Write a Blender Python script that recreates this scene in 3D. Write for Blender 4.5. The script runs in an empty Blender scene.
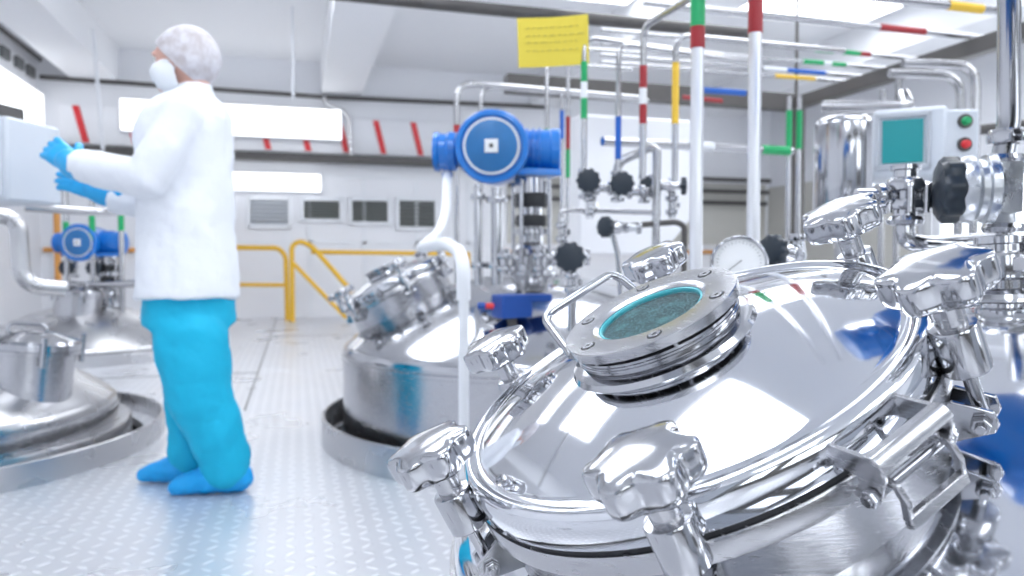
import bpy, bmesh, math, random
from mathutils import Vector, Matrix
PI = math.pi
R = math.radians
rnd = random.Random(7)
SC = bpy.context.scene
COL = SC.collection

# ------------------------------------------------------------------ camera
HC = 0.80; YAW = R(16.0); PITCH = math.atan(28/750); FPX = 750.0
CAM = Vector((0, 0, HC))
RT = Vector((math.cos(YAW), -math.sin(YAW), 0))
FH = Vector((math.sin(YAW), math.cos(YAW), 0))
FW = FH*math.cos(PITCH) + Vector((0, 0, -math.sin(PITCH)))
UP = FH*math.sin(PITCH) + Vector((0, 0, math.cos(PITCH)))
cd = bpy.data.cameras.new('camera'); cam = bpy.data.objects.new('camera', cd); COL.objects.link(cam)
cam.matrix_world = Matrix(((RT.x, UP.x, -FW.x, 0), (RT.y, UP.y, -FW.y, 0), (RT.z, UP.z, -FW.z, HC), (0, 0, 0, 1)))
cd.sensor_width = 36; cd.lens = FPX/1024*36; cd.clip_start = .02; cd.clip_end = 100
cd.dof.use_dof = True; cd.dof.focus_distance = 0.76; cd.dof.aperture_fstop = 5.6; cd.dof.aperture_blades = 0
SC.camera = cam

def ray(px, py): return RT*((px-512)/FPX) + UP*((288-py)/FPX) + FW
def P(px, py, d): return CAM + ray(px, py)*d              # real point at depth d
def onY(px, py, Y): r = ray(px, py); return CAM + r*(Y/r.y)
def onX(px, py, X): r = ray(px, py); return CAM + r*(X/r.x)
def onZ(px, py, Z): r = ray(px, py); return CAM + r*((Z-HC)/r.z)
def G(px, d, z=0.0):                                       # point over the floor below pixel column px
    p = CAM + FH*d + RT*((px-512)/FPX*d); return Vector((p.x, p.y, z))
def ZA(py, d): return HC + (260-py)/FPX*d                   # height seen at row py, at depth d
def C2W(v): return RT*v[0] + UP*v[1] + FW*v[2]

# ------------------------------------------------------------------ materials
def nt(name):
    m = bpy.data.materials.new(name); m.use_nodes = True
    t = m.node_tree; b = t.nodes['Principled BSDF']; return m, t, b
def mat(name, col, rough=.5, metal=0., bump=0., bscale=40., vary=0., vscale=6., emis=None, estr=0., coat=0., alpha=1., trans=0., stretch=None, rvary=0., ior=1.5, bdist=.002, sheen=0.):
    m, t, b = nt(name)
    b.inputs['Base Color'].default_value = (*col, 1); b.inputs['Roughness'].default_value = rough
    b.inputs['Metallic'].default_value = metal; b.inputs['IOR'].default_value = ior
    b.inputs['Coat Weight'].default_value = coat; b.inputs['Transmission Weight'].default_value = trans
    if emis: b.inputs['Emission Color'].default_value = (*emis, 1); b.inputs['Emission Strength'].default_value = estr
    tc = t.nodes.new('ShaderNodeTexCoord'); mp = t.nodes.new('ShaderNodeMapping'); t.links.new(tc.outputs['Object'], mp.inputs[0])
    if stretch: mp.inputs['Scale'].default_value = stretch
    if vary or rvary:
        n = t.nodes.new('ShaderNodeTexNoise'); n.inputs['Scale'].default_value = vscale; n.inputs['Detail'].default_value = 4
        t.links.new(mp.outputs[0], n.inputs[0])
        if vary:
            mx = t.nodes.new('ShaderNodeMix'); mx.data_type = 'RGBA'
            mx.inputs[6].default_value = (*[c*(1-vary) for c in col], 1); mx.inputs[7].default_value = (*[min(1, c*(1+vary)) for c in col], 1)
            t.links.new(n.outputs[0], mx.inputs[0]); t.links.new(mx.outputs[2], b.inputs['Base Color'])
        if rvary:
            mr = t.nodes.new('ShaderNodeMapRange'); mr.inputs[1].default_value = .3; mr.inputs[2].default_value = .7
            mr.inputs[3].default_value = max(0, rough-rvary); mr.inputs[4].default_value = rough+rvary
            t.links.new(n.outputs[0], mr.inputs[0]); t.links.new(mr.outputs[0], b.inputs['Roughness'])
    if bump:
        n2 = t.nodes.new('ShaderNodeTexNoise'); n2.inputs['Scale'].default_value = bscale; n2.inputs['Detail'].default_value = 3
        t.links.new(mp.outputs[0], n2.inputs[0])
        bp = t.nodes.new('ShaderNodeBump'); bp.inputs['Strength'].default_value = bump; bp.inputs['Distance'].default_value = bdist
        t.links.new(n2.outputs[0], bp.inputs['Height']); t.links.new(bp.outputs[0], b.inputs['Normal'])
    return m
M = {}
M['mirror'] = mat('mirror_steel', (.71, .722, .755), .07, 1, bump=.05, bscale=7, rvary=.02, vscale=14, bdist=.002)
M['polish'] = mat('polished_steel', (.51, .515, .54), .13, 1, rvary=.02, vscale=30)
M['brush'] = mat('brushed_steel', (.51, .512, .535), .24, 1, bump=.04, bscale=60, rvary=.05, vscale=40, stretch=(1, 1, 8))
M['pole'] = mat('bright_pole_steel', (.82, .825, .85), .30, .9)
M['satin'] = mat('satin_steel', (.56, .56, .575), .28, 1, rvary=.02, vscale=6)
M['cast'] = mat('cast_steel', (.62, .64, .67), .30, 1, bump=.5, bscale=90, rvary=.1, vscale=30)
M['tubes'] = mat('steel_tube', (.50, .50, .515), .17, 1, rvary=.05, vscale=10)
M['gasket'] = mat('black_gasket', (.02, .022, .026), .5)
M['black'] = mat('black_plastic', (.018, .028, .042), .38, bump=.2, bscale=80)
M['blue'] = mat('blue_motor_paint', (.005, .18, .62), .3, coat=.4, bump=.1, bscale=30, vary=.12)
M['bluemid'] = mat('fan_cover_blue', (.02, .16, .42), .4, vary=.25, vscale=12)
M['bluedark'] = mat('dark_blue_paint', (.006, .07, .35), .4, vary=.15)
M['white'] = mat('white_plastic', (.84, .86, .90), .35)
M['wall'] = mat('white_wall_paint', (.86, .87, .91), .55, bump=.1, bscale=30, vary=.02, vscale=2)
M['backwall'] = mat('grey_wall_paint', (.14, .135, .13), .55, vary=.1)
M['ceil'] = mat('white_ceiling_paint', (.92, .93, .96), .6, vary=.01, vscale=1.5)
M['beige'] = mat('beige_panel', (.58, .57, .53), .5, vary=.04)
M['grey'] = mat('grey_enamel', (.50, .53, .58), .35)
M['panelgrey'] = mat('light_grey_enamel', (.66, .70, .76), .35, vary=.03)
M['darkgrey'] = mat('dark_grey_paint', (.15, .155, .16), .5)
M['channel'] = mat('galvanised_channel', (.095, .09, .088), .45, .2, vary=.2, vscale=8)
M['yellow'] = mat('yellow_rail_paint', (.85, .50, .03), .4)
M['orange'] = mat('orange_pipe_paint', (.72, .33, .08), .45)
M['red'] = mat('red_band', (.74, .03, .04), .35)
M['redband'] = mat('dark_red_band', (.36, .02, .028), .35)
M['green'] = mat('green_band', (.01, .38, .13), .35)
M['blueband'] = mat('blue_band', (.01, .12, .52), .35)
M['yelband'] = mat('yellow_band', (.86, .55, .05), .4)
M['coat'] = mat('white_coat_cloth', (.84, .87, .93), .75, bump=.5, bscale=14, bdist=.01)
M['trouser'] = mat('cyan_cloth', (.0, .46, .72), .7, bump=.6, bscale=11, vary=.08, bdist=.012)
M['shoe'] = mat('blue_shoe_cover', (.0, .36, .82), .45, bump=.9, bscale=30, vary=.15, bdist=.006)
M['glove'] = mat('blue_glove_latex', (.02, .40, .80), .4, bump=.4, bscale=30, vary=.1)
M['skin'] = mat('skin', (.72, .42, .34), .5, vary=.06)
M['mask'] = mat('mask_cloth', (.86, .89, .93), .7, bump=.4, bscale=30)
M['hair'] = mat('fair_hair', (.26, .17, .11), .6)
M['eyew'] = mat('eye_white', (.8, .8, .8), .2)
M['eyed'] = mat('eye_iris', (.05, .03, .02), .2)
M['lip'] = mat('lip', (.5, .15, .15), .4)
M['paper'] = mat('yellow_paper', (.76, .62, .07), .65, vary=.05, vscale=5)
M['ink'] = mat('grey_ink', (.42, .36, .10), .7)
M['dial'] = mat('gauge_dial', (.88, .89, .90), .4)
M['lamp'] = mat('lit_diffuser', (.9, .9, .9), .5, emis=(.94, .97, 1), estr=3.0)
M['fillpanel'] = mat('added_fill_panel', (.9, .9, .9), .5, emis=(.93, .965, 1), estr=9.0)  # glow of the added ceiling fill panels
M['winlit'] = mat('daylit_frosted_glass', (.9, .9, .9), .3, emis=(.90, .96, 1), estr=4.0)
M['slat'] = mat('grille_slat', (.20, .215, .21), .5)
M['slatlight'] = mat('pale_grille_slat', (.62, .65, .69), .5)

def screenmat():
    m, t, b = nt('teal_screen')
    b.inputs['Base Color'].default_value = (.02, .20, .22, 1); b.inputs['Roughness'].default_value = .25
    b.inputs['Emission Color'].default_value = (.03, .42, .44, 1); b.inputs['Emission Strength'].default_value = .4
    return m
M['screen'] = screenmat()
def hairnetmat():
    m, t, b = nt('hair_net_mesh')
    tc = t.nodes.new('ShaderNodeTexCoord'); v = t.nodes.new('ShaderNodeTexNoise'); v.inputs['Scale'].default_value = 22; v.inputs['Detail'].default_value = 5
    t.links.new(tc.outputs['Object'], v.inputs[0])
    r = t.nodes.new('ShaderNodeValToRGB'); r.color_ramp.elements[0].position = .38; r.color_ramp.elements[1].position = .62
    r.color_ramp.elements[0].color = (.50, .46, .48, 1); r.color_ramp.elements[1].color = (.68, .67, .72, 1)
    t.links.new(v.outputs[0], r.inputs[0]); t.links.new(r.outputs[0], b.inputs['Base Color'])
    bp = t.nodes.new('ShaderNodeBump'); bp.inputs['Strength'].default_value = .8; bp.inputs['Distance'].default_value = .01
    t.links.new(v.outputs[0], bp.inputs['Height']); t.links.new(bp.outputs[0], b.inputs['Normal']); b.inputs['Roughness'].default_value = .7
    return m
M['hairnet'] = hairnetmat()
def glassmat():
    m, t, b = nt('sight_glass_tint')
    b.inputs['Base Color'].default_value = (.55, .85, .88, 1); b.inputs['Roughness'].default_value = .02
    b.inputs['Transmission Weight'].default_value = 1.0; b.inputs['IOR'].default_value = 1.25
    return m
M['glass'] = glassmat()
M['cyan'] = mat('cyan_seal', (.08, .52, .60), .25)
def liquidmat():
    m, t, b = nt('teal_droplets_under_glass')
    tc = t.nodes.new('ShaderNodeTexCoord'); v = t.nodes.new('ShaderNodeTexVoronoi'); v.inputs['Scale'].default_value = 330
    t.links.new(tc.outputs['Object'], v.inputs[0])
    n = t.nodes.new('ShaderNodeTexNoise'); n.inputs['Scale'].default_value = 45; n.inputs['Detail'].default_value = 5; t.links.new(tc.outputs['Object'], n.inputs[0])
    r = t.nodes.new('ShaderNodeValToRGB'); e = r.color_ramp.elements
    e[0].position = .48; e[0].color = (.006, .03, .034, 1); e[1].position = .70; e[1].color = (.20, .36, .36, 1)
    t.links.new(n.outputs[0], r.inputs[0]); t.links.new(r.outputs[0], b.inputs['Base Color'])
    vr = t.nodes.new('ShaderNodeMapRange'); vr.inputs[1].default_value = .42; vr.inputs[2].default_value = .20; vr.inputs[3].default_value = 0; vr.inputs[4].default_value = .8
    t.links.new(v.outputs['Distance'], vr.inputs[0])
    mx = t.nodes.new('ShaderNodeMix'); mx.data_type = 'RGBA'; t.links.new(vr.outputs[0], mx.inputs[0]); t.links.new(r.outputs[0], mx.inputs[6]); mx.inputs[7].default_value = (.45, .62, .62, 1)
    t.links.new(mx.outputs[2], b.inputs['Base Color'])
    bp = t.nodes.new('ShaderNodeBump'); bp.inputs['Strength'].default_value = 1.0; bp.inputs['Distance'].default_value = .003
    t.links.new(v.outputs[0], bp.inputs['Height']); t.links.new(bp.outputs[0], b.inputs['Normal'])
    b.inputs['Roughness'].default_value = .25
    return m
M['liquid'] = liquidmat()
def floormat():
    m, t, b = nt('tread_plate')
    N = t.nodes; L = t.links
    def mth(op, a, c=None, d=None):
        n = N.new('ShaderNodeMath'); n.operation = op
        for i, x in enumerate((a, c, d)):
            if x is None: continue
            if isinstance(x, (int, float)): n.inputs[i].default_value = x
            else: L.new(x, n.inputs[i])
        return n.outputs[0]
    tc = N.new('ShaderNodeTexCoord'); sp = N.new('ShaderNodeSeparateXYZ'); L.new(tc.outputs['Object'], sp.inputs[0])
    s = 1/.052
    x = mth('MULTIPLY', sp.outputs[0], s); y = mth('MULTIPLY', sp.outputs[1], s)
    fx = mth('SUBTRACT', mth('FRACT', x), .5); fy = mth('SUBTRACT', mth('FRACT', y), .5)
    par = mth('MODULO', mth('ABSOLUTE', mth('ADD', mth('FLOOR', x), mth('FLOOR', y))), 2.0)
    sg = mth('SUBTRACT', mth('MULTIPLY', par, 2.0), 1.0)
    a = mth('ADD', fx, mth('MULTIPLY', fy, sg)); c = mth('SUBTRACT', fx, mth('MULTIPLY', fy, sg))
    d = mth('SQRT', mth('ADD', mth('POWER', mth('MULTIPLY', a, 1.15), 2.0), mth('POWER', mth('MULTIPLY', c, 3.2), 2.0)))
    h = N.new('ShaderNodeMapRange'); h.interpolation_type = 'SMOOTHSTEP'; h.inputs[1].default_value = .42; h.inputs[2].default_value = .72
    h.inputs[3].default_value = 1; h.inputs[4].default_value = 0; L.new(d, h.inputs[0])
    bp = N.new('ShaderNodeBump'); bp.inputs['Strength'].default_value = .9; bp.inputs['Distance'].default_value = .003; L.new(h.outputs[0], bp.inputs['Height'])
    L.new(bp.outputs[0], b.inputs['Normal'])
    nz = N.new('ShaderNodeTexNoise'); nz.inputs['Scale'].default_value = 2.2; nz.inputs['Detail'].default_value = 5; L.new(tc.outputs['Object'], nz.inputs[0])
    mr = N.new('ShaderNodeMapRange'); mr.inputs[1].default_value = .3; mr.inputs[2].default_value = .7; mr.inputs[3].default_value = .24; mr.inputs[4].default_value = .42
    L.new(nz.outputs[0], mr.inputs[0]); L.new(mr.outputs[0], b.inputs['Roughness'])
    mx = N.new('ShaderNodeMix'); mx.data_type = 'RGBA'; mx.inputs[6].default_value = (.68, .69, .73, 1); mx.inputs[7].default_value = (.90, .91, .95, 1)
    L.new(h.outputs[0], mx.inputs[0]); L.new(mx.outputs[2], b.inputs['Base Color'])
    b.inputs['Metallic'].default_value = .45
    return m
M['floor'] = floormat()

# ------------------------------------------------------------------ mesh helpers
class MB:
    def __init__(s): s.v = []; s.f = []
    def add(s, vs, fs):
        o = len(s.v); s.v += [tuple(v) for v in vs]; s.f += [tuple(i+o for i in f) for f in fs]; return s
    def lathe(s, prof, Mx=Matrix(), seg=48, closed=False):
        vs = []; fs = []; idx = []
        for r, z in prof:
            if r < 1e-6: idx.append([len(vs)]); vs.append(Mx @ Vector((0, 0, z)))
            else:
                idx.append(list(range(len(vs), len(vs)+seg)))
                vs += [Mx @ Vector((r*math.cos(2*PI*k/seg), r*math.sin(2*PI*k/seg), z)) for k in range(seg)]
        n = len(prof); rng = range(n) if closed else range(n-1)
        for i in rng:
            a, b = idx[i], idx[(i+1) % n]
            for k in range(seg):
                k2 = (k+1) % seg
                if len(a) == 1 and len(b) == 1: continue
                if len(a) == 1: fs.append((a[0], b[k], b[k2]))
                elif len(b) == 1: fs.append((a[k], b[0], a[k2]))
                else: fs.append((a[k], b[k], b[k2], a[k2]))
        return s.add(vs, fs)
    def rings(s, rings, cap=True):
        vs = [p for r in rings for p in r]; m = len(rings[0]); fs = []
        for i in range(len(rings)-1):
            for k in range(m):
                k2 = (k+1) % m; fs.append((i*m+k, i*m+k2, (i+1)*m+k2, (i+1)*m+k))
        if cap: fs.append(tuple(range(m-1, -1, -1))); fs.append(tuple((len(rings)-1)*m+k for k in range(m)))
        return s.add(vs, fs)
    def tube(s, path, r, seg=16, cap=True):
        path = [Vector(p) for p in path]; n = len(path)
        rs = r if isinstance(r, (list, tuple)) else [r]*n
        T = []
        for i in range(n):
            a = path[max(0, i-1)]; b = path[min(n-1, i+1)]; T.append((b-a).normalized())
        ref = Vector((0, 0, 1)) if abs(T[0].z) < .9 else Vector((1, 0, 0))
        u = (ref - T[0]*ref.dot(T[0])).normalized(); out = []
        for i in range(n):
            u = (u - T[i]*u.dot(T[i])).normalized(); w = T[i].cross(u)
            out.append([path[i] + (u*math.cos(2*PI*k/seg) + w*math.sin(2*PI*k/seg))*rs[i] for k in range(seg)])
        return s.rings(out, cap)
    def box(s, size, Mx=Matrix()):
        x, y, z = [a/2 for a in size]
        vs = [Mx @ Vector((i*x, j*y, k*z)) for i in (-1, 1) for j in (-1, 1) for k in (-1, 1)]
        return s.add(vs, [(0, 1, 3, 2), (4, 6, 7, 5), (0, 4, 5, 1), (2, 3, 7, 6), (0, 2, 6, 4), (1, 5, 7, 3)])
    def prism(s, pts, t, Mx=Matrix()):                      # outline in local xy, thickness t centred on z
        n = len(pts)
        vs = [Mx @ Vector((x, y, -t/2)) for x, y in pts] + [Mx @ Vector((x, y, t/2)) for x, y in pts]
        fs = [tuple(range(n-1, -1, -1)), tuple(range(n, 2*n))] + [(k, (k+1) % n, n+(k+1) % n, n+k) for k in range(n)]
        return s.add(vs, fs)
    def band(s, pts, w, t, Mx=Matrix()):                    # strap: polyline in local xy, width w on z, thickness t
        pts = [Vector(p) for p in pts]; n = len(pts); L_ = []; Rr = []
        for i in range(n):
            a = pts[max(0, i-1)]; b = pts[min(n-1, i+1)]; d = (b-a).normalized(); nn = Vector((-d.y, d.x))
            L_.append(pts[i]+nn*t/2); Rr.append(pts[i]-nn*t/2)
        rg = []
        for i in range(n):
            rg.append([Mx @ Vector((L_[i].x, L_[i].y, -w/2)), Mx @ Vector((L_[i].x, L_[i].y, w/2)), Mx @ Vector((Rr[i].x, Rr[i].y, w/2)), Mx @ Vector((Rr[i].x, Rr[i].y, -w/2))])
        return s.rings(rg)
def bend(pts, rad=.05, n=6):
    pts = [Vector(p) for p in pts]; out = [pts[0]]
    for i in range(1, len(pts)-1):
        a, b, c = pts[i-1], pts[i], pts[i+1]
        d1 = (a-b); d2 = (c-b); q = min(rad, d1.length*.48, d2.length*.48)
        p1 = b + d1.normalized()*q; p2 = b + d2.normalized()*q
        for k in range(n+1):
            t = k/n; out.append(p1*(1-t)**2 + b*2*t*(1-t) + p2*t*t)
    out.append(pts[-1]); return out
def frame(o, z, x=None):
    z = Vector(z).normalized()
    x = Vector(x) if x is not None else (Vector((1, 0, 0)) if abs(z.x) < .9 else Vector((0, 1, 0)))
    x = (x - z*x.dot(z)).normalized(); y = z.cross(x); o = Vector(o)
    return Matrix(((x.x, y.x, z.x, o.x), (x.y, y.y, z.y, o.y), (x.z, y.z, z.z, o.z), (0, 0, 0, 1)))
def T(x, y, z): return Matrix.Translation((x, y, z))

def obj(name, mb, m, parent=None, bevel=0., ang=38, bseg=2):
    """one mesh object; mesh given in world coordinates, origin moved to the parent (or to the mesh's own base)"""
    org = Vector(parent.matrix_world.translation) if parent else None
    if org is None:
        xs = [v[0] for v in mb.v]; ys = [v[1] for v in mb.v]; zs = [v[2] for v in mb.v]
        org = Vector(((min(xs)+max(xs))/2, (min(ys)+max(ys))/2, min(zs)))
    me = bpy.data.meshes.new(name)
    me.from_pydata([(v[0]-org.x, v[1]-org.y, v[2]-org.z) for v in mb.v], [], mb.f)
    bm = bmesh.new(); bm.from_mesh(me); bmesh.ops.recalc_face_normals(bm, faces=bm.faces); bm.to_mesh(me); bm.free()
    me.polygons.foreach_set('use_smooth', [True]*len(me.polygons)); me.set_sharp_from_angle(angle=R(ang))
    me.materials.append(m if not isinstance(m, str) else M[m])
    o = bpy.data.objects.new(name, me); COL.objects.link(o)
    if parent: o.parent = parent; o.location = (0, 0, 0)
    else: o.location = org; o.matrix_world = T(*org)
    if parent: o.matrix_world = T(*org)
    if bevel:
        md = o.modifiers.new('bevel', 'BEVEL'); md.width = bevel; md.segments = bseg; md.limit_method = 'ANGLE'; md.angle_limit = R(40)
        md.harden_normals = False
    return o
def tag(o, label, cat, group=None):
    o['label'] = label; o['category'] = cat
    if group: o['group'] = group
    return o
def thing(name, label, cat, loc, group=None):
    o = bpy.data.objects.new(name, None); COL.objects.link(o); o.location = loc; o.matrix_world = T(*loc); o.empty_display_size = .05
    return tag(o, label, cat, group)
def struct(name, mb, m, **k):
    o = obj(name, mb, m, **k); o['kind'] = 'structure'; return o
def lab(o, l): o['label'] = l; return o

# ------------------------------------------------------------------ the hall
XL, XR, YF, YB, ZC = -3.15, 7.6, 10.9, -4.2, 3.55
TANKS = {}
def slab(x0, x1, y0, y1, z0, z1):
    return MB().box((x1-x0, y1-y0, z1-z0), T((x0+x1)/2, (y0+y1)/2, (z0+z1)/2))
struct('ceiling', slab(XL-.2, XR+.2, YB-.2, YF+.2, ZC, ZC+.15), 'ceil')
struct('wall_left', slab(XL-.15, XL, YB, YF, -1.2, ZC), 'wall')
struct('wall_right', slab(XR, XR+.15, YB, YF, -1.2, ZC), 'wall')
struct('wall_far', slab(XL-.15, XR+.15, YF, YF+.15, -1.2, ZC), 'wall')
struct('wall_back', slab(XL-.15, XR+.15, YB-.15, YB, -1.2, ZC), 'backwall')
for i, (a, b) in enumerate(((-2.75, -2.2), (.35, .90), (3.4, 3.95), (6.4, 6.95))):
    struct('trim_%d' % (i+1), slab(a, b, YB, YF, 3.12, ZC), 'ceil')

# floor with round openings for the vessels
R0 = .93
T1C = None
n_c = Vector((-.4222, .8815, -.2116)).normalized()
NW = C2W(n_c); CW = CAM + C2W((.1749, -.0908, .7987))     # lid axis and rim centre of the front manway
RS = 1.30; RT_ = .84
SP = CW - NW*.088                                            # where the manway axis meets the shell
SPH = SP - NW*RS                                             # centre of the crown sphere
T1 = Vector((SPH.x, SPH.y, 0)); APEX = SPH.z + RS
T2 = G(531, 3.5); T3 = Vector((-1.62, 3.72, 0)); T4 = Vector((-1.72, 7.1, 0))
def build_floor():
    bm = bmesh.new()
    holes = [(T1, R0), (T2, R0), (T3, R0), (T4, R0)]
    outer = [bm.verts.new(v) for v in ((XL, YB, 0), (XR, YB, 0), (XR, YF, 0), (XL, YF, 0))]
    edges = [bm.edges.new((outer[i], outer[(i+1) % 4])) for i in range(4)]
    for c, r in holes:
        vs = [bm.verts.new((c.x+r*math.cos(2*PI*k/72), c.y+r*math.sin(2*PI*k/72), 0)) for k in range(72)]
        edges += [bm.edges.new((vs[i], vs[(i+1) % 72])) for i in range(72)]
    bmesh.ops.triangle_fill(bm, use_beauty=True, edges=edges)
    bad = [f for f in bm.faces if any((f.calc_center_median()-c).length < r*.99 for c, r in holes)]
    bmesh.ops.delete(bm, geom=bad, context='FACES_ONLY')
    ext = bmesh.ops.extrude_face_region(bm, geom=bm.faces[:])
    bmesh.ops.translate(bm, verts=[v for v in ext['geom'] if isinstance(v, bmesh.types.BMVert)], vec=(0, 0, -.04))
    bmesh.ops.recalc_face_normals(bm, faces=bm.faces)
    me = bpy.data.meshes.new('floor'); bm.to_mesh(me); bm.free(); me.materials.append(M['floor'])
    o = bpy.data.objects.new('floor', me); COL.objects.link(o); o['kind'] = 'structure'
build_floor()
struct('floor_lower', slab(XL, XR, YB, YF, -1.25, -1.2), 'darkgrey')
# sheet joints of the platform
for i, (a, b, c, d) in enumerate(((-.28, -.27, 4.2, YF), (-.28, XR, 8.2, 8.212), (XL, -.28, 5.6, 5.612))):
    struct('trim_%d' % (i+5), slab(a, b, c, d, 0, .003), 'darkgrey')

# ------------------------------------------------------------------ lamps
def luminaire(name, x0, x1, y0, y1, z0, z1, face, label, cat, m='lamp', group=None):
    c = Vector(((x0+x1)/2, (y0+y1)/2, z0)); t = thing(name, label, cat, c, group)
    h = MB(); d = MB()
    if face == 'down':
        h.box((x1-x0, y1-y0, z1-z0), T(c.x, c.y, (z0+z1)/2)); d.box((x1-x0-.05, y1-y0-.05, .02), T(c.x, c.y, z0-.008))
    elif face == 'front':   # faces -Y
        h.box((x1-x0, (y1-y0)*.4, z1-z0), T(c.x, y1-(y1-y0)*.2, (z0+z1)/2))
        d.box((x1-x0-.04, (y1-y0)*.6, z1-z0-.03), T(c.x, y0+(y1-y0)*.3, (z0+z1)/2))
    else:                   # faces +X
        h.box(((x1-x0)*.4, y1-y0, z1-z0), T(x0+(x1-x0)*.2, c.y, (z0+z1)/2))
        d.box(((x1-x0)*.6, y1-y0-.04, z1-z0-.03), T(x1-(x1-x0)*.3, c.y, (z0+z1)/2))
    obj('housing', h, 'white', t, .006); obj('diffuser', d, m, t, .02)
    return t
desc = ['over the walkway', 'over the front vessels', 'over the right bay', 'over the far right bay']
for i, x in enumerate((-.4, 2.6, 5.4)):  # panels added, mostly out of view, to brighten the hall and lid reflections
    for j, y in enumerate((-2.2, 1.6, 4.5, 6.9)):
        hy = .4 if y > 6 else .75
        luminaire('fill_ceiling_light', x-.9, x+.75, y-hy, y+hy, 3.47, ZC, 'down',
                  'glowing white fill panel added on the ceiling, mostly out of view', 'ceiling light', 'fillpanel', 'added ceiling fill panels')
a = onY(120, 138, YF-.16); b = onY(342, 108, YF-.16); a.z = onY(300, 139, YF-.16).z; zt_ = onY(300, 108, YF-.16).z
luminaire('wall_light', a.x, b.x, YF-.26, YF-.072, a.z, zt_, 'front', 'large glowing white wall light, upper and longer of the two behind the person', 'wall light')
a = onY(222, 190, YF-.16); b = onY(322, 172, YF-.16); zt_ = onY(270, 172, YF-.16).z
luminaire('wall_light', a.x-.9, b.x, YF-.2, YF, a.z, zt_, 'front', 'glowing white wall light, lower and shorter, just above the wall grilles', 'wall light')
# glowing windows added on the unseen back wall to reflect in the steel
for i, x in enumerate((-1.6, 1.0, 3.6, 6.0)):
    w = struct('window_%d' % (i+1), MB().box((1.9, .04, 1.7), T(x, YB+.02, 2.0)), 'winlit')
    fr = MB()
    for dx in (-.97, 0, .97): fr.box((.05, .07, 1.8), T(x+dx, YB+.05, 2.0))
    for dz in (-.87, .87): fr.box((1.99, .07, .05), T(x, YB+.05, 2.0+dz))
    f = obj('window_frame', fr, 'white', w, .004)
for i, y in enumerate((6.4, 4.0)):
    z0, z1 = (.55, 1.75)
    w = struct('window_%d' % (i+5), MB().box((.04, 1.9, z1-z0), T(XR-.02, y, (z0+z1)/2)), 'winlit')
    fr = MB()
    for dy in (-.97, 0, .97): fr.box((.07, .06, z1-z0+.1), T(XR-.05, y+dy, (z0+z1)/2))
    for z in (z0-.02, z1+.02): fr.box((.07, 2.0, .06), T(XR-.05, y, z))
    obj('window_frame', fr, 'white', w, .004)

def cabinet(x, y, w_, d_, h_, face, label):  # dark boxes added out of view so the steel reflects something dark
    t = thing('dark_reflection_cabinet', label, 'cabinet', (x, y, 0))
    obj('carcass', slab(x-w_/2, x+w_/2, y-d_/2, y+d_/2, 0, h_), 'darkgrey', t, .01)
    for s in (-1, 1):
        if face == 'y': dr = slab(x+s*w_/4-w_/4+.01, x+s*w_/4+w_/4-.01, y+d_/2, y+d_/2+.02, .06, h_-.04); hb = [(x+s*.04, y+d_/2+.045, h_*.5), (x+s*.04, y+d_/2+.045, h_*.6)]
        else: dr = slab(x+face*d_*0+face*w_/2, x+face*(w_/2+.02), y+s*d_/4-d_/4+.01, y+s*d_/4+d_/4-.01, .06, h_-.04); hb = [(x+face*(w_/2+.045), y+s*.04, h_*.5), (x+face*(w_/2+.045), y+s*.04, h_*.6)]
        if face != 'y' and face < 0: dr = slab(x-w_/2-.02, x-w_/2, y+s*d_/4-d_/4+.01, y+s*d_/4+d_/4-.01, .06, h_-.04)
        dd_ = obj('cabinet_door', dr, 'grey', t, .004); obj('door_handle', MB().tube(hb, .008, 10), 'polish', dd_)
cabinet(-1.2, -1.6, 1.1, .5, 1.9, 'y', 'dark grey cabinet added out of view behind the camera for dark reflections, left')
cabinet(1.9, -2.0, 1.3, .5, 2.0, 'y', 'dark grey cabinet added out of view behind the camera for dark reflections, right')
cabinet(3.4, .2, .5, 1.2, 1.8, -1, 'dark grey cabinet added out of view right of the front vessel for dark reflections')
# far wall: panels, grilles, hazard board
a = onY(180, 165, YF); 
fw = MB()
for x in (-3.0, -1.45, .18, .93, 1.68, 2.45, 3.2):
    fw.box((.05, .02, 1.9), T(x, YF-.01, 1.0))
fw.box((6.2, .02, .05), T(.1, YF-.01, 1.98)); fw.box((6.2, .02, .04), T(.1, YF-.01, 1.05))
struct('trim_8', fw, 'white')
def grille(px0, px1, py0, py1, m, label, group=None):
    A = onY(px0, py0, YF); B = onY(px1, py1, YF); x0, x1, z1, z0 = A.x, B.x, A.z, B.z
    t = thing('vent_grille', label, 'vent grille', ((x0+x1)/2, YF, z0), group)
    bk = MB().box((x1-x0, .01, z1-z0), T((x0+x1)/2, YF-.006, (z0+z1)/2)); obj('backing', bk, 'darkgrey' if m == 'slat' else 'grey', t)
    f = MB()
    for x in (x0, x1): f.box((.05, .06, z1-z0+.05), T(x, YF-.03, (z0+z1)/2))
    for z in (z0, z1): f.box((x1-x0, .06, .05), T((x0+x1)/2, YF-.03, z))
    obj('grille_frame', f, 'white', t, .004)
    s = MB(); n = 7
    for k in range(n):
        z = z0+(k+.5)*(z1-z0)/n; s.box((x1-x0-.04, .045, .012), T((x0+x1)/2, YF-.035, z) @ Matrix.Rotation(R(-35), 4, 'X'))
    obj('slats', s, m, t)
grille(197, 234, 199, 216, 'slat', 'half hidden dark wall grille just right of the white lab coat')
grille(248, 290, 198, 227, 'slatlight', 'pale wall grille with light slats, second from the person')
grille(302, 341, 199, 221, 'slat', 'dark wall grille left of two equally dark ones, shorter in height')
grille(350, 389, 199, 224, 'slat', 'dark wall grille in the middle of the three dark grilles right of the pale one')
grille(397, 436, 199, 229, 'slat', 'dark wall grille nearest the blue motor, last of the row')
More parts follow.
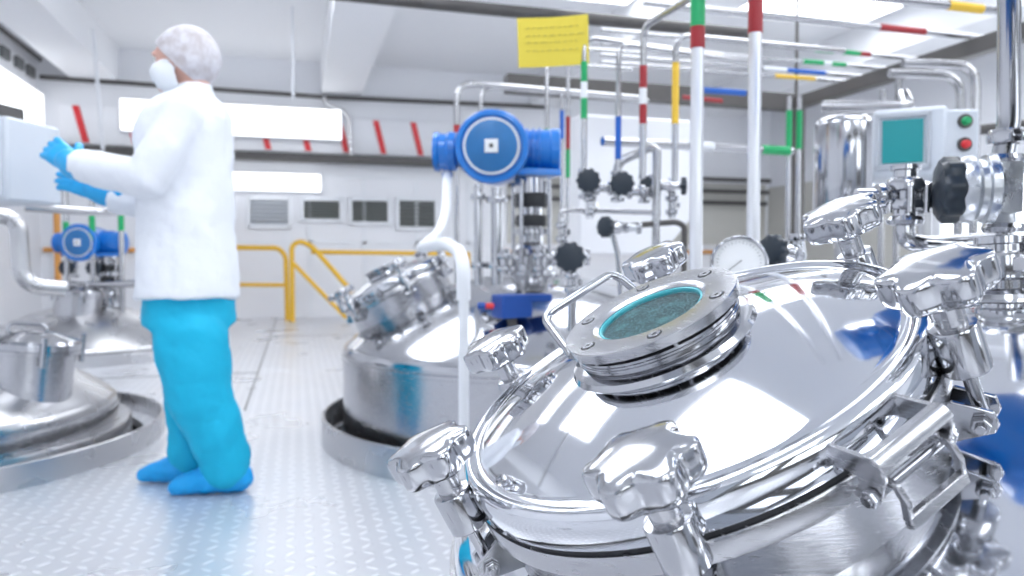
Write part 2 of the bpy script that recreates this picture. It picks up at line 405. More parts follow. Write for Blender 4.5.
# hazard board with red slanted marks
A = onY(60, 110, YF); B = onY(470, 162, YF)
t = thing('hazard_board', 'white horizontal board with red slanted marks along the far wall', 'board', ((A.x+B.x)/2, YF, 2.2))
zb0, zb1 = ZA(156, 10.9), ZA(124, 10.9)
obj('board', MB().box((B.x-A.x, .05, zb1-zb0+.04), T((A.x+B.x)/2, YF-.025, (zb0+zb1)/2)), 'wall', t, .004)
for px in (83, 133, 181, 225, 265, 305, 343, 380, 417):
    pt = onY(px, 140, YF); z0, z1 = zb0, zb1
    x = pt.x; d = .045
    s = [(x-.06-d, z1), (x+.02-d, z1), (x+.06+d*.6, z0), (x-.02+d*.6, z0)]
    obj('red_mark', MB().prism(s, .012, Matrix(((1, 0, 0, 0), (0, 0, 1, YF-.057), (0, 1, 0, 0), (0, 0, 0, 1)))), 'red', t)
# long shelf / pipe tray under the board
A = onY(60, 158, YF-.2); B = onY(480, 160, YF-.2)
tag(obj('pipe_tray', MB().box((B.x-A.x, .25, .10), T((A.x+B.x)/2, YF-.16, ZA(164, 10.9))), 'channel', bevel=.01), 'grey metal tray running along the far wall under the hazard board', 'tray')

# ------------------------------------------------------------------ pipes
def pipe(pts, r, label, m='tubes', rad=.06, bands=(), name='steel_pipe', cat='pipe', group=None, seg=16, clamps=()):
    path = bend(pts, rad); base = min(path, key=lambda p: p.z)
    t = thing(name, label, cat, base, group)
    obj('tube', MB().tube(path, r, seg), m, t)
    for a, b, bmn, nm in bands:                             # (point, point, material, name)
        obj(nm, MB().tube([a, b], r*1.12, seg), bmn, t)
    for c, d in clamps:
        obj('pipe_clamp', MB().lathe([(r*.9, -.012), (r*1.8, -.012), (r*1.9, -.004), (r*1.9, .004), (r*1.8, .012), (r*.9, .012)], frame(c, d), 20), 'polish', t)
    return t
CN = {'g': ('green', 'green_band'), 'r': ('redband', 'red_band'), 'b': ('blueband', 'blue_band'), 'y': ('yelband', 'yellow_band'), 'w': ('white', 'white_band')}
def vbands(px, d, spec):
    return [(G(px, d, ZA(y0, d)), G(px, d, ZA(y1, d)), *CN[c]) for y0, y1, c in spec]
def zbands(pxy, d, spec): pass

# two tall bare poles behind the front vessel
for px, sp, l in ((695.5, ((-60, 30, 'g'), (30, 51, 'r')), 'tall bare steel pole with green and red bands, directly behind the sight glass'),
                  (752.5, ((-60, 36, 'r'),), 'tall bare steel pole with a dark red top band, right of the green banded pole')):
    d = 2.05
    pipe([G(px, d, 0), G(px, d, ZC)], .0175, l, 'pole', bands=vbands(px, d, sp), name='steel_pole', cat='pole', seg=20)
# thin banded droppers above the second vessel
D2 = 2.75
def dropper(px, ytop, ybot, d, r, sp, l, arc=None, m='tubes'):
    top = G(px, d, ZA(ytop, d)); bot = G(px, d, ZA(ybot, d))
    pts = [bot, top] + ([] if arc is None else [Vector(q) for q in arc])
    return pipe(pts, r, l, m, bands=vbands(px, d, sp), name='dropper_pipe', rad=.05)
ZT = 2.02
def alongX(p, L): return p + Vector((L, 0, 0))
def alongY(p, L): return p + Vector((0, L, 0))
ZR = ZA(40, D2)
def arcX(px, d, y, L, dy=0): p = G(px, d, ZA(y, d)); return [p, p+Vector((L, 0, 0))] if 0 else [p+Vector((L, dy, 0))]
dropper(583.5, 40, 176, D2, .011, ((64, 84, 'g'), (84, 100, 'w'), (100, 120, 'g')), 'thin vertical pipe with green, white and green bands below the yellow note', arcX(583.5, D2, 40, .75, .1))
dropper(617.5, 46, 190, D2, .010, ((118, 160, 'b'),), 'thin vertical pipe with a blue band above the black handwheels', arcX(617.5, D2, 46, .6, .1))
dropper(642, 30, 178, D2-.05, .012, ((68, 90, 'r'), (90, 106, 'w'), (106, 125, 'r')), 'thin vertical pipe with dark red and white bands', [G(642, D2-.05, ZA(30, D2-.05))+Vector((0.02, -.55, 0))])
dropper(674, 38, 182, D2-.1, .011, ((65, 125, 'y'),), 'thin vertical pipe with a long yellow band', [G(674, D2-.1, ZA(38, D2-.1))+Vector((.7, .0, 0))])
dropper(561.5, 95, 300, 4.55, .012, ((112, 140, 'b'),), 'thin vertical pipe with a dark blue band right of the blue motor')
dropper(567.5, 50, 300, 4.6, .012, ((118, 150, 'r'), (150, 178, 'g')), 'thin vertical pipe with red over green bands right of the blue motor', arcX(567.5, 4.6, 50, .5))
dropper(546.5, 65, 205, 4.1, .012, ((130, 150, 'g'),), 'thin vertical pipe rising behind the blue motor, small green band', arcX(546.5, 4.1, 65, .5))
# pipes left of the motor
p = G(457, 4.65, ZA(84, 4.65))
pipe([G(457, 4.65, 0), p, p+Vector((1.3, .1, .0))], .018, 'steel riser behind the blue terminal box turning right over the motor', rad=.12, bands=[(G(457, 4.65, ZA(126, 4.65)), G(457, 4.65, ZA(134, 4.65)), 'redband', 'red_band')])
p = G(481, 4.75, ZA(88, 4.75))
pipe([G(481, 4.75, 0), p, p+Vector((1.2, .1, 0))], .014, 'thinner steel riser behind the round motor face, bending right at the top', rad=.1)
# horizontal steel loops behind the droppers
a = G(602, 3.2, ZA(142, 3.2)); b = G(790, 3.6, ZA(152, 3.6))
pipe([a, b], .02, 'thick horizontal pipe with white, steel and green bands behind the tall poles', bands=[(a.lerp(b, .42), a.lerp(b, .55), 'white', 'white_band'), (a.lerp(b, .82), a.lerp(b, .98), 'green', 'green_band')], name='header_pipe')
# bent white pipes of the valve frame
d = 2.8
pipe([G(617, d, ZA(180, d)), G(617, d, ZA(163, d)), G(650, d, ZA(148, d)), G(656, d, ZA(150, d)), G(656, d, ZA(232, d)), G(656, d, ZA(330, d))], .016, 'bent steel pipe looping over the row of black handwheels', rad=.05)
pipe([G(560, d, ZA(268, d)), G(560, d, ZA(210, d)), G(660, d, ZA(213, d))], .009, 'slim steel pipe turning along under the three handwheels', rad=.03)
pipe([G(628, d, ZA(226, d)), G(676, d, ZA(222, d)), G(684, d, ZA(226, d)), G(684, d, ZA(330, d))], .011, 'dull steel pipe bending down beside the tall green banded pole', 'channel', rad=.04)
pipe([G(612, 2.9, ZA(232, 2.9)), G(618, 2.9, ZA(255, 2.9)), G(624, 2.9, ZA(330, 2.9))], .010, 'short slanting steel pipe below the lower handwheel', rad=.03)

# overhead frame: channel along X then towards the camera
ZCH = 1.98
c0 = onZ(505, 84, ZCH); c1 = onZ(792, 103, ZCH); c2 = onZ(1003, 42, ZCH)
Yc = c1.y; Xc = c1.x
t = thing('overhead_channel', 'grey steel channel frame carrying the colour banded pipes overhead', 'steel frame', (Xc, Yc, ZCH))
obj('channel', MB().box((Xc-c0.x, .10, .12), T((Xc+c0.x)/2, Yc, ZCH)), 'channel', t, .006)
obj('side_channel', MB().box((.09, Yc-(-1.0), .09), T(Xc+.02, (Yc-1.0)/2, ZCH-.01)), 'channel', t, .006)
for y in (Yc-.02, Yc-1.9): obj('hanger_rod', MB().tube([(Xc+.02, y, ZCH), (Xc+.02, y, ZC)], .012), 'channel', t)
obj('post', MB().box((.07, .07, ZCH), T(Xc+.06, Yc, ZCH/2)), 'channel', t, .005)
# pipes lying on the channel, along X: end pixel on the side channel, rows
def header(pxe, pye, z, L, r, bands, l, left=None):
    e = onZ(pxe, pye, z); r0 = ray(left or 600, 260); s = Vector((r0.x*e.y/r0.y, e.y, z)); bl = []
    for px0, px1, c in bands:
        def at(px):
            # intersection of the pipe line with the vertical plane through pixel column
            r0 = ray(px, 260); k = e.y/r0.y; return Vector((r0.x*k, e.y, z))
        bl.append((at(px0), at(px1), *CN[c]))
    pipe([s, e], r, l, bands=bl, name='header_pipe')
    obj_end = None
ZP = ZCH+.07
header(985, 38, ZP, 4.6, .017, ((875, 920, 'r'),), 'nearest long overhead pipe with a dark red band, crossing the top right', left=640)
header(930, 60, ZP, 4.4, .013, ((812, 830, 'g'), (830, 838, 'w'), (838, 856, 'g'), (856, 866, 'r')), 'overhead pipe with green, white and red bands, second from the nearest')
header(893, 69, ZP, 4.2, .013, ((800, 820, 'g'), (820, 828, 'w'), (828, 842, 'g')), 'overhead pipe with green and white bands, third from the nearest')
header(872, 77, ZP, 4.0, .013, ((760, 784, 'w'), (784, 822, 'b')), 'overhead pipe with a white and a blue band under the green banded ones')
header(855, 82, ZP, 3.8, .012, ((772, 812, 'y'),), 'overhead pipe with a bright yellow band, farthest of the banded row')
e = P(1010, 12, 2.6)
pipe([e, e+Vector((-3.2, .1, .02))], .014, 'overhead pipe with yellow band at the top right corner', name='header_pipe',
     bands=[(e+Vector((-.12, .004, .0)), e+Vector((-.26, .008, .0016)), 'yelband', 'yellow_band')])
a = P(330, -6, 4.6); b = P(560, 16, 4.2)
pipe([a, b, b+Vector((1.2, 0, 0))], .035, 'thick grey pipe across the top of the view under the ceiling beam', 'channel', name='overhead_pipe')
a = P(703, 90, 4.2); b = P(745, 93, 4.3)
pipe([a, b], .017, 'short dark blue banded pipe end between the two tall poles', 'blueband', name='overhead_pipe')
a = P(683, 97, 4.1); b = P(722, 101, 4.15)
pipe([a, b], .012, 'short red and green banded pipe just left of the tall pole', 'redband', name='overhead_pipe')
# wall conduits
pipe([onY(40, 77, YF-.08), onY(325, 97, YF-.08), onY(545, 107, YF-.08)], .03, 'dark pipe running along the top of the far wall', 'channel', name='wall_pipe')
pipe([onY(324, 97, YF-.12), onY(326, 104, YF-.12), onY(349, 112, YF-.12), onY(351, 158, YF-.12)], .028, 'bent conduit dropping beside the end of the upper wall light', 'satin', name='conduit', rad=.15)
pipe([(-.02, 8.6, ZC), (-.02, 8.6, 2.55)], .015, 'thin vertical conduit hanging from the ceiling left of the beam', 'white', name='conduit')
pipe([onZ(93, 28, 3.3), onY(103, 150, 9.5)], .02, 'pale conduit dropping from the ceiling near the left wall', 'white', name='conduit')
for a, b, z, l in ((-3.1, -1.25, .93, 'orange pipe on the far wall behind the left far vessel'), (2.9, 7.4, .93, 'orange pipe on the far wall behind the right valves')):
    pipe([(a, YF-.06, z), (b, YF-.06, z)], .03, l, 'orange', name='orange_pipe')
pipe([G(58, 8.5, 0), G(58, 8.5, ZA(212, 8.5))], .035, 'brown vertical pipe in the far left corner', 'orange', name='orange_pipe')

# beige wall panelling and white duct, right
struct('trim_9', slab(3.05, 7.5, YF-.03, YF, 1.05, 2.05), 'beige')
struct('trim_10', slab(XR-.03, XR, 7.8, YF, .2, 2.0), 'beige')
for k, (z, y) in enumerate(((1.9, YF-.25), (2.08, YF-.3), (1.72, YF-.2))):
    pipe([(3.0, y, z), (7.4, y, z)], .035, ('lowest', 'topmost', 'middle')[(0, 1, 2)[k] if k != 0 else 2] + ' of the long pipes on the far right wall' if False else ['middle of three long pipes along the right part of the far wall', 'topmost of three long pipes along the right part of the far wall', 'lowest of three long pipes along the right part of the far wall'][k], 'channel', name='wall_pipe')
A = P(562, 150, 5.2); 
duct = [(0, 0), (.92, 0), (.92, -.62), (.62, -.95), (0, -.95)]
dm = frame(P(570, 118, 5.2), (0, -1, 0), (1, 0, 0))
tag(obj('ventilation_duct', MB().prism([(x, y) for x, y in duct], .35, dm), 'wall', bevel=.02), 'white ventilation hood with a slanted lower corner behind the handwheels', 'duct')

# yellow stair rail
yr = thing('yellow_railing', 'yellow tubular guard rail with a post by the far wall', 'railing', G(287, 9.9))
d = 9.9; r_ = .032
obj('top_rail', MB().tube(bend([G(150, d, ZA(247, d)), G(279, d, ZA(248, d)), G(286, d, ZA(256, d)), G(287, d, 0)], .12), r_), 'yellow', yr)
obj('mid_rail', MB().tube([G(150, d, ZA(284, d)), G(284, d, ZA(285, d))], r_*.8), 'yellow', yr)
obj('post', MB().tube([G(215, d, 0), G(215, d, ZA(247, d))], r_), 'yellow', yr)
yr = thing('stair_handrail', 'yellow curved stair handrail sloping down right of the yellow post', 'railing', G(292, 9.7))
d = 9.7
obj('handrail', MB().tube(bend([G(292, d, 0), G(292, d, ZA(246, d)), G(300, d, ZA(241, d)), G(312, d, ZA(246, d)), G(352, d-.1, ZA(292, d-.1))], .1), r_), 'yellow', yr)
obj('lower_rail', MB().tube([G(292, d, ZA(262, d)), G(346, d-.1, ZA(318, d-.1))], r_*.85), 'yellow', yr)
yr = thing('yellow_railing', 'yellow straight rail running right from the stair towards the middle vessel', 'railing', G(420, 9.9))
d = 9.9
obj('top_rail', MB().tube([G(312, d, ZA(252, d)), G(470, d, ZA(254, d))], r_*.9), 'yellow', yr)
obj('post', MB().tube([G(468, d, 0), G(468, d, ZA(254, d))], r_), 'yellow', yr)

# ------------------------------------------------------------------ vessels
def knob_mb(Mx, Rk=.0455, th=.030, lobes=6):
    mb = MB(); seg = 96
    prof = [(.0, -.002, 0), (.30, -.002, 0), (.34, .001, 0), (.74, .000, 0), (.92, .0015, .95), (.975, .0045, 1), (1.0, .010, 1), (1.0, th*.76, 1), (.99, th*.85, 1), (.965, th*.915, 1), (.92, th*.95, .98), (.76, th*1.0, .15), (.62, th*1.035, 0), (.42, th*1.06, 0), (.25, th*1.075, 0), (.1, th*1.08, 0), (0, th*1.082, 0)]
    idx = []; vs = []
    for s, z, a in prof:
        if s == 0: idx.append([len(vs)]); vs.append(Mx @ Vector((0, 0, z))); continue
        row = []
        for k in range(seg):
            th_ = 2*PI*k/seg; q = ((1-math.cos(lobes*th_))/2)**1.15
            rr = Rk*s*(1-.20*q*a); row.append(len(vs)); vs.append(Mx @ Vector((rr*math.cos(th_), rr*math.sin(th_), z)))
        idx.append(row)
    fs = []
    for i in range(len(prof)-1):
        a, b = idx[i], idx[i+1]
        for k in range(seg):
            k2 = (k+1) % seg
            if len(a) == 1: fs.append((a[0], b[k], b[k2]))
            elif len(b) == 1: fs.append((a[k], b[0], a[k2]))
            else: fs.append((a[k], b[k], b[k2], a[k2]))
    return mb.add(vs, fs)
def hexnut(mb, Mx, r, h): return mb.lathe([(0, -h/2), (r*.92, -h/2), (r, -h/2+r*.1), (r, h/2-r*.1), (r*.92, h/2), (0, h/2)], Mx, 6)

def manway(root, Mx, fine=True, knobs=(189.2, 130.2, 73.6, 15.7, -41.5, -109.5), hinge=-71.5, neck=.17, glass=True):
    """Mx: rim-plane frame (z along the lid axis). r .25 lid"""
    seg = 128 if fine else 48
    # neck with its upper flange
    nk = obj('neck', MB().lathe([(.225, -neck-.10), (.236, -neck-.10), (.236, -.056), (.238, -.0525), (.2485, -.052), (.250, -.0505), (.250, -.0325), (.2485, -.0305), (.225, -.0305)], Mx, seg), 'brush', root)
    obj('neck_weld', MB().lathe([(.236, -.0605), (.2385, -.0595), (.2385, -.0575), (.236, -.0565)], Mx, seg), 'polish', nk)
    gs = obj('lid_gasket', MB().lathe([(.22, -.031), (.2455, -.031), (.2455, -.0245), (.22, -.0245)], Mx, seg), 'gasket', root); gs['label'] = 'thin black gasket'
    # lid
    H = .040; rb = .231; Rs = (rb*rb+H*H)/(2*H)
    prof = [(.20, -.0245), (.2485, -.0245), (.250, -.0225), (.250, -.004), (.2495, .001), (.2475, .006), (.2445, .0095), (.2405, .0112), (.2365, .0105), (.2335, .0085), (.231, .0075)]
    for k in range(1, 25):
        a = math.asin(rb/Rs)*(1-k/24); prof.append((max(0, Rs*math.sin(a)), .0075+H-(Rs-Rs*math.cos(a))))
    lid = obj('lid', MB().lathe(prof, Mx, seg), 'mirror', root, ang=50); lid['label'] = 'polished domed lid'
    ap = .0075+H
    if glass:
        g0 = ap-.006
        ring = [(.05, g0-.006), (.094, g0-.012), (.1010, g0-.006), (.1015, g0-.0015), (.0985, g0+.004), (.0915, g0+.007), (.0865, g0+.0085), (.0865, g0+.011), (.0890, g0+.0120), (.0890, g0+.0140), (.0880, g0+.0148), (.0890, g0+.0156), (.0890, g0+.0172), (.0880, g0+.0180), (.0880, g0+.0205), (.05, g0+.0205)]
        sg = obj('sight_glass_housing', MB().lathe(ring, Mx, seg), 'polish', root, ang=30)
        obj('gasket', MB().lathe([(.055, .0595), (.079, .0595), (.079, .0685), (.055, .0685)], Mx, seg), 'gasket', sg)
        for k in range(6):
            a = R(28+60*k); q = Mx @ T(.0845*math.cos(a), .0845*math.sin(a), .064)
            obj('spacer_pin', MB().lathe([(0, -.003), (.003, -.003), (.003, .004), (0, .004)], q, 10), 'brush', sg)
        fl = obj('clamp_flange', MB().lathe([(.0585, .0795-.012), (.094, .0675), (.0946, .0682), (.0946, .0772), (.0936, .0782), (.0650, .0782), (.0615, .0775), (.0575, .0745), (.0575, .0665)], Mx, seg, closed=True), 'brush', sg, ang=30)
        fl['label'] = 'brushed steel ring flange'
        cy_ = obj('seal_ring', MB().lathe([(.0535, .0660), (.0574, .0660), (.0574, .0735), (.0560, .0742), (.0548, .0738), (.0535, .0700)], Mx, seg, closed=True), 'cyan', sg); cy_['label'] = 'cyan ring around the glass'
        gl = obj('glass_pane', MB().lathe([(0, .0675), (.0540, .0675), (.0540, .0715), (0, .0715)], Mx, seg), 'glass', sg, ang=30)
        gl['label'] = 'teal round glass pane'
        lq = obj('product_surface', MB().lathe([(0, .059), (.055, .059), (.055, .0655), (0, .0655)], Mx, seg), 'liquid', sg)
        lq['label'] = 'droplets on the underside of the teal glass'
        for k in range(6):
            a = R(-42.0+60*k); q = Mx @ T(.0785*math.cos(a), .0785*math.sin(a), .0782)
            cs_ = obj('cap_screw', MB().lathe([(0, .0004), (.0026, .0004), (.0030, .0012), (.0056, .0012), (.0061, .0006), (.0061, -.002), (0, -.002)], q, 24), 'brush', sg, ang=25)
            obj('recess_shade_ring', MB().lathe([(.0061, -.001), (.0078, -.001), (.0078, .0003), (.0061, .0003)], q, 24), 'gasket', sg)  # black ring stands in for the shade round a recessed screw
            obj('hex_socket', MB().lathe([(0, -.001), (.0027, -.001), (.0027, .0007), (0, .0007)], q, 6), 'gasket', sg)
    # clamp bolts
    for ai, a in enumerate(knobs):
        a = R(a); er = Vector((math.cos(a), math.sin(a), 0)); et = Vector((-math.sin(a), math.cos(a), 0))
        F = Mx @ Matrix(((er.x, et.x, 0, er.x*.2655), (er.y, et.y, 0, er.y*.2655), (0, 0, 1, 0), (0, 0, 0, 1)))   # x radial out, y tangent, z axis
        s = 24 if fine else 12
        b = obj('clamp_bolt', MB().tube([F @ Vector((0, 0, -.080)), F @ Vector((0, 0, .045))], .0062, s), 'polish', root)
        obj('sleeve', MB().lathe([(.0, -.034), (.0185, -.034), (.0198, -.0325), (.0198, .0065), (.0186, .0088), (.0145, .0095), (0, .0095)], F, s*2), 'polish', b, ang=30)
        obj('spacer', MB().lathe([(0, .0095), (.0125, .0095), (.0125, .0405), (0, .0405)], F, s*2), 'brush', b)
        obj('lug', MB().box((.034, .020, .020), F @ T(-.012, 0, -.013)), 'brush', b, .003)
        obj('star_knob', knob_mb(F @ T(0, 0, .037) @ Matrix.Rotation(.77+ai*.37, 4, 'Z')), 'polish', b, ang=60)
        br = MB()
        for sy in (-1, 1):
            fr = F @ Matrix(((1, 0, 0, 0), (0, 0, 1, sy*.0125), (0, 1, 0, 0), (0, 0, 0, 1)))
            br.prism([(-.034, -.056), (-.016, -.056), (.012, -.070), (.013, -.082), (.008, -.090), (-.034, -.098)], .0045, fr)
        br.box((.006, .028, .042), F @ T(-.031, 0, -.077))
        obj('bracket', br, 'polish', b, .0012)
        nb = MB(); ft = F @ T(0, 0, -.079) @ Matrix.Rotation(PI/2, 4, 'X')
        hexnut(nb, ft @ T(0, 0, .0185), .0085, .007); hexnut(nb, ft @ T(0, 0, -.0185), .0085, .007)
        nb.lathe([(0, -.026), (.0045, -.026), (.0045, .026), (0, .026)], ft, 12)
        obj('hex_nut', nb, 'polish', b, .0006)
    # hinge
    if hinge is not None:
        a = R(hinge); er = Vector((math.cos(a), math.sin(a), 0)); et = Vector((-math.sin(a), math.cos(a), 0))
        F = Mx @ Matrix(((er.x, et.x, 0, er.x*.25), (er.y, et.y, 0, er.y*.25), (0, 0, 1, 0), (0, 0, 0, 1))) @ Matrix.Diagonal((.80, .88, .86, 1))
        hw = .041
        up = MB()
        for sy in (-1, 1):
            fr = F @ Matrix(((1, 0, 0, 0), (0, 0, 1, sy*hw), (0, 1, 0, 0), (0, 0, 0, 1)))
            up.prism([(-.010, .004), (.042, .002), (.052, -.006), (.052, -.018), (.040, -.040), (.024, -.046), (.018, -.036), (.020, -.022), (-.004, -.020)], .005, fr)
        up.rings([[F @ Vector((x, y, z)) for x, z in ((.036, .0035), (.046, .0030), (.0525, -.003), (.054, -.010), (.049, -.011), (.046, -.004), (.036, -.0015))] for y in (-hw-.0025, hw+.0025)])
        h = obj('hinge', up, 'brush', root, .0012)
        obj('hinge_pin', MB().tube([F @ Vector((.034, -hw-.014, -.036)), F @ Vector((.034, hw+.014, -.036))], .0045, 16), 'polish', h)
        for sy in (-1, 1): obj('hex_nut', hexnut(MB(), F @ T(.034, sy*(hw+.007), -.036) @ Matrix.Rotation(PI/2, 4, 'X'), .0088, .008), 'polish', h, .0006)
        lo = MB(); w2 = hw*.80
        for sy in (-1, 1):
            fr = F @ Matrix(((1, 0, 0, 0), (0, 0, 1, sy*w2), (0, 1, 0, 0), (0, 0, 0, 1)))
            lo.band([(-.012, -.054), (.012, -.050), (.030, -.030), (.040, -.026), (.050, -.030), (.054, -.044), (.050, -.062)], .005, .009, fr)
        lo.rings([[F @ Vector((x, y, z)) for x, z in ((.045, -.060), (.055, -.058), (.056, -.070), (.046, -.072))] for y in (-w2-.0025, w2+.0025)])
        obj('hinge_strap', lo, 'brush', h, .0012)
    return lid

def vessel(cx, cy, apex, Rs, Rt, label, zbot=-1.2, fine=False, m='satin', knuckle=.05):
    root = thing('mixing_vessel', label, 'vessel', (cx, cy, zbot)); Mx = T(cx, cy, 0)
    aE = math.asin((Rt-knuckle)/(Rs-knuckle)); prof = [(0, apex)]
    for k in range(1, 31):
        a = aE*k/30; prof.append((Rs*math.sin(a), apex-Rs+Rs*math.cos(a)))
    kc = (Rs-knuckle)*math.sin(aE), apex-Rs+(Rs-knuckle)*math.cos(aE)
    for k in range(1, 9):
        a = aE+(PI/2-aE)*k/8; prof.append((kc[0]+knuckle*math.sin(a), kc[1]+knuckle*math.cos(a)))
    zk = prof[-1][1]
    hd = obj('domed_head', MB().lathe(prof, Mx, 160 if fine else 96), M[m], root, ang=60)
    wall = [(Rt, zk), (Rt, zk-.012), (Rt+.006, zk-.014), (Rt+.006, zk-.03), (Rt, zk-.032), (Rt, zbot), (0, zbot)]
    obj('shell_wall', MB().lathe(wall, Mx, 160 if fine else 96), 'brush', root)
    return root, zk
def pit(c, label, h=.13, ro=.965):
    t = tag(obj('pit_kerb', MB().lathe([(ro-.035, -.06), (ro, -.06), (ro, h-.004), (ro-.004, h), (ro-.012, h), (ro-.016, h-.004), (ro-.016, -.04), (ro-.035, -.04)], T(c.x, c.y, 0), 96, closed=True), 'satin'), label, 'kerb')
    return t

# --- front vessel
v1, zk = vessel(T1.x, T1.y, APEX, RS, RT_, 'large polished steel vessel in front with an open-bolted round hatch and star knobs', fine=True, m='mirror')
F1 = frame(CW, NW, C2W((.9, .42, 0)))
# keep frame x axis = in-plane, level with the picture, so that the fitted angles hold
e1c = Vector((n_c.y*1.0-n_c.z*0, n_c.z*0-n_c.x*1.0, 0)); e1c = Vector((n_c.y, -n_c.x, 0)).normalized(); e2c = n_c.cross(e1c)
if e2c.z < 0: e2c = -e2c
# right-handed frame: x = e1, y = +-e2
xw, yw = C2W(e1c), C2W(e2c)
FLIP = 1 if xw.cross(yw).dot(NW) > 0 else -1
F1 = Matrix(((xw.x, FLIP*yw.x, NW.x, CW.x), (xw.y, FLIP*yw.y, NW.y, CW.y), (xw.z, FLIP*yw.z, NW.z, CW.z), (0, 0, 0, 1)))
angs = [a*FLIP for a in (189.2, 130.2, 73.6, 15.7, -41.5, -109.5)]
manway(v1, F1, True, angs, -71.5*FLIP, neck=.09)
F1i = F1.inverted()
def onlid(px, py, h):
    o = F1i @ CAM; d = (F1i.to_3x3() @ ray(px, py)); k = (h-o.z)/d.z; return o + d*k
hp = [onlid(572, 356, .052), onlid(543, 317, .088), onlid(613, 272, .088), onlid(634, 289, .060)]
hd = bpy.data.objects
obj('grab_handle', MB().tube(bend([F1 @ q for q in hp], .016, 8), .0052, 16), 'polish', v1)
# small rod lug at lower right of the neck
q0 = P(938, 561, .68); q1 = P(1018, 573, .66)
lg = obj('rod_lug', MB().tube([P(900, 556, .70), q1], .0075, 20), 'polish', v1)
nb = MB(); hexnut(nb, frame(q0, q1-q0), .014, .012); obj('hex_nut', nb, 'polish', lg, .001)
pit(T1, 'steel kerb ring round the pit of the front vessel', ro=.955)

# blue agitator drive
def drive(c, z0, mdir, label, sc=1., riser=0.):
    """c centre on the vessel; z0 foot; mdir horizontal direction the round motor face looks to"""
    root = thing('agitator_drive', label, 'motor', (c.x, c.y, z0)); md = Vector((mdir[0], mdir[1], 0)).normalized(); sd_ = Vector((-md.y, md.x, 0))
    Mx = T(c.x, c.y, z0) @ Matrix.Scale(sc, 4)
    obj('base_flange', MB().lathe([(0, -.016), (.115, -.016), (.115, .0), (.10, .005), (.10, .03), (.085, .035), (.085, .07), (0, .07)], Mx, 32), 'polish', root)
    cl = obj('lantern', MB().lathe([(.045, .07), (.075, .075), (.08, .10), (.055, .13), (.055, .16), (.078, .165), (.078, .19), (.05, .195), (.05, .34), (.075, .345), (.075, .42), (0, .42)], Mx, 32), 'polish', root)
    obj('black_collar', MB().lathe([(.04, .20), (.066, .20), (.068, .205), (.068, .245), (.066, .25), (.04, .25)], Mx, 32), 'gasket', cl)
    obj('black_collar', MB().lathe([(.04, .285), (.068, .285), (.070, .29), (.070, .335), (.068, .34), (.04, .34)], Mx, 32), 'gasket', cl)
    for k in range(4):
        a = PI/4+k*PI/2
        obj('tie_rod', MB().tube([Mx @ Vector((.09*math.cos(a), .09*math.sin(a), .03)), Mx @ Vector((.09*math.cos(a), .09*math.sin(a), .40))], .010*sc, 12), 'polish', cl)
    zc = z0+.53*sc+riser; cc = Vector((c.x, c.y, zc))
    off = cc - sd_*.0
    if riser: obj('column_extension', MB().lathe([(0, .41*sc), (.075*sc, .41*sc), (.075*sc, .44*sc+riser), (0, .44*sc+riser)], T(c.x, c.y, z0), 32), 'polish', root)
    # gearbox on the column (fluted drum), motor beside it facing mdir
    gb = MB(); gx = frame(cc, sd_)
    gb.lathe([(0, -.16), (.085, -.16), (.095, -.15), (.095, .085), (.10, .09), (.10, .125), (.092, .13), (0, .13)], gx @ Matrix.Scale(sc, 4), 32)
    gbo = obj('gearbox', gb, 'blue', root, .002)
    rb_ = MB()
    for k in range(7): rb_.lathe([(.094, -.13+k*.027), (.104, -.128+k*.027), (.104, -.122+k*.027), (.094, -.12+k*.027)], gx @ Matrix.Scale(sc, 4), 32)
    obj('cooling_fins', rb_, 'blue', gbo)
    obj('drive_foot', MB().box((.20*sc, .24*sc, .03*sc), T(cc.x, cc.y, zc-.10*sc)), 'blue', gbo, .006)
    mc = cc - sd_*.16*sc + md*.02*sc; mx = frame(mc, md) @ Matrix.Scale(sc, 4)
    mo = obj('motor_housing', MB().lathe([(0, -.17), (.11, -.17), (.13, -.15), (.14, -.12), (.14, .10), (.156, .105), (.156, .15), (.150, .158), (.132, .16), (.128, .15), (0, .15)], mx, 40), 'blue', root, ang=35)
    fc = obj('fan_cover', MB().lathe([(0, .152), (.112, .152), (.118, .158), (.108, .164), (0, .166)], mx, 40), 'bluemid', mo)
    obj('cover_ring', MB().lathe([(.110, .155), (.120, .155), (.120, .163), (.110, .163)], mx, 40), 'panelgrey', mo)
    obj('name_plate', MB().box((.056, .056, .006), mx @ T(0, 0, .169)), 'white', mo, .001)
    obj('centre_screw', MB().lathe([(0, .170), (.009, .170), (.009, .176), (0, .177)], mx, 16), 'channel', mo)
    tb = mc - sd_*.21*sc
    bx = obj('terminal_box', MB().lathe([(0, -.05), (.065, -.05), (.085, -.04), (.088, -.01), (.080, .0), (.080, .03), (.088, .035), (.085, .055), (0, .06)], frame(tb, -sd_) @ Matrix.Scale(sc, 4), 24), 'blue', mo)
    obj('box_arm', MB().box((.10*sc, .10*sc, .09*sc), T(*(mc-sd_*.16*sc))), 'blue', mo, .01)
    obj('cable_gland', MB().lathe([(0, -.05), (.022, -.05), (.026, -.03), (.016, -.02), (.016, .0), (0, .0)], T(tb.x, tb.y, tb.z-.065*sc) @ Matrix.Scale(sc, 4), 12), 'blue', mo)
    return root, tb
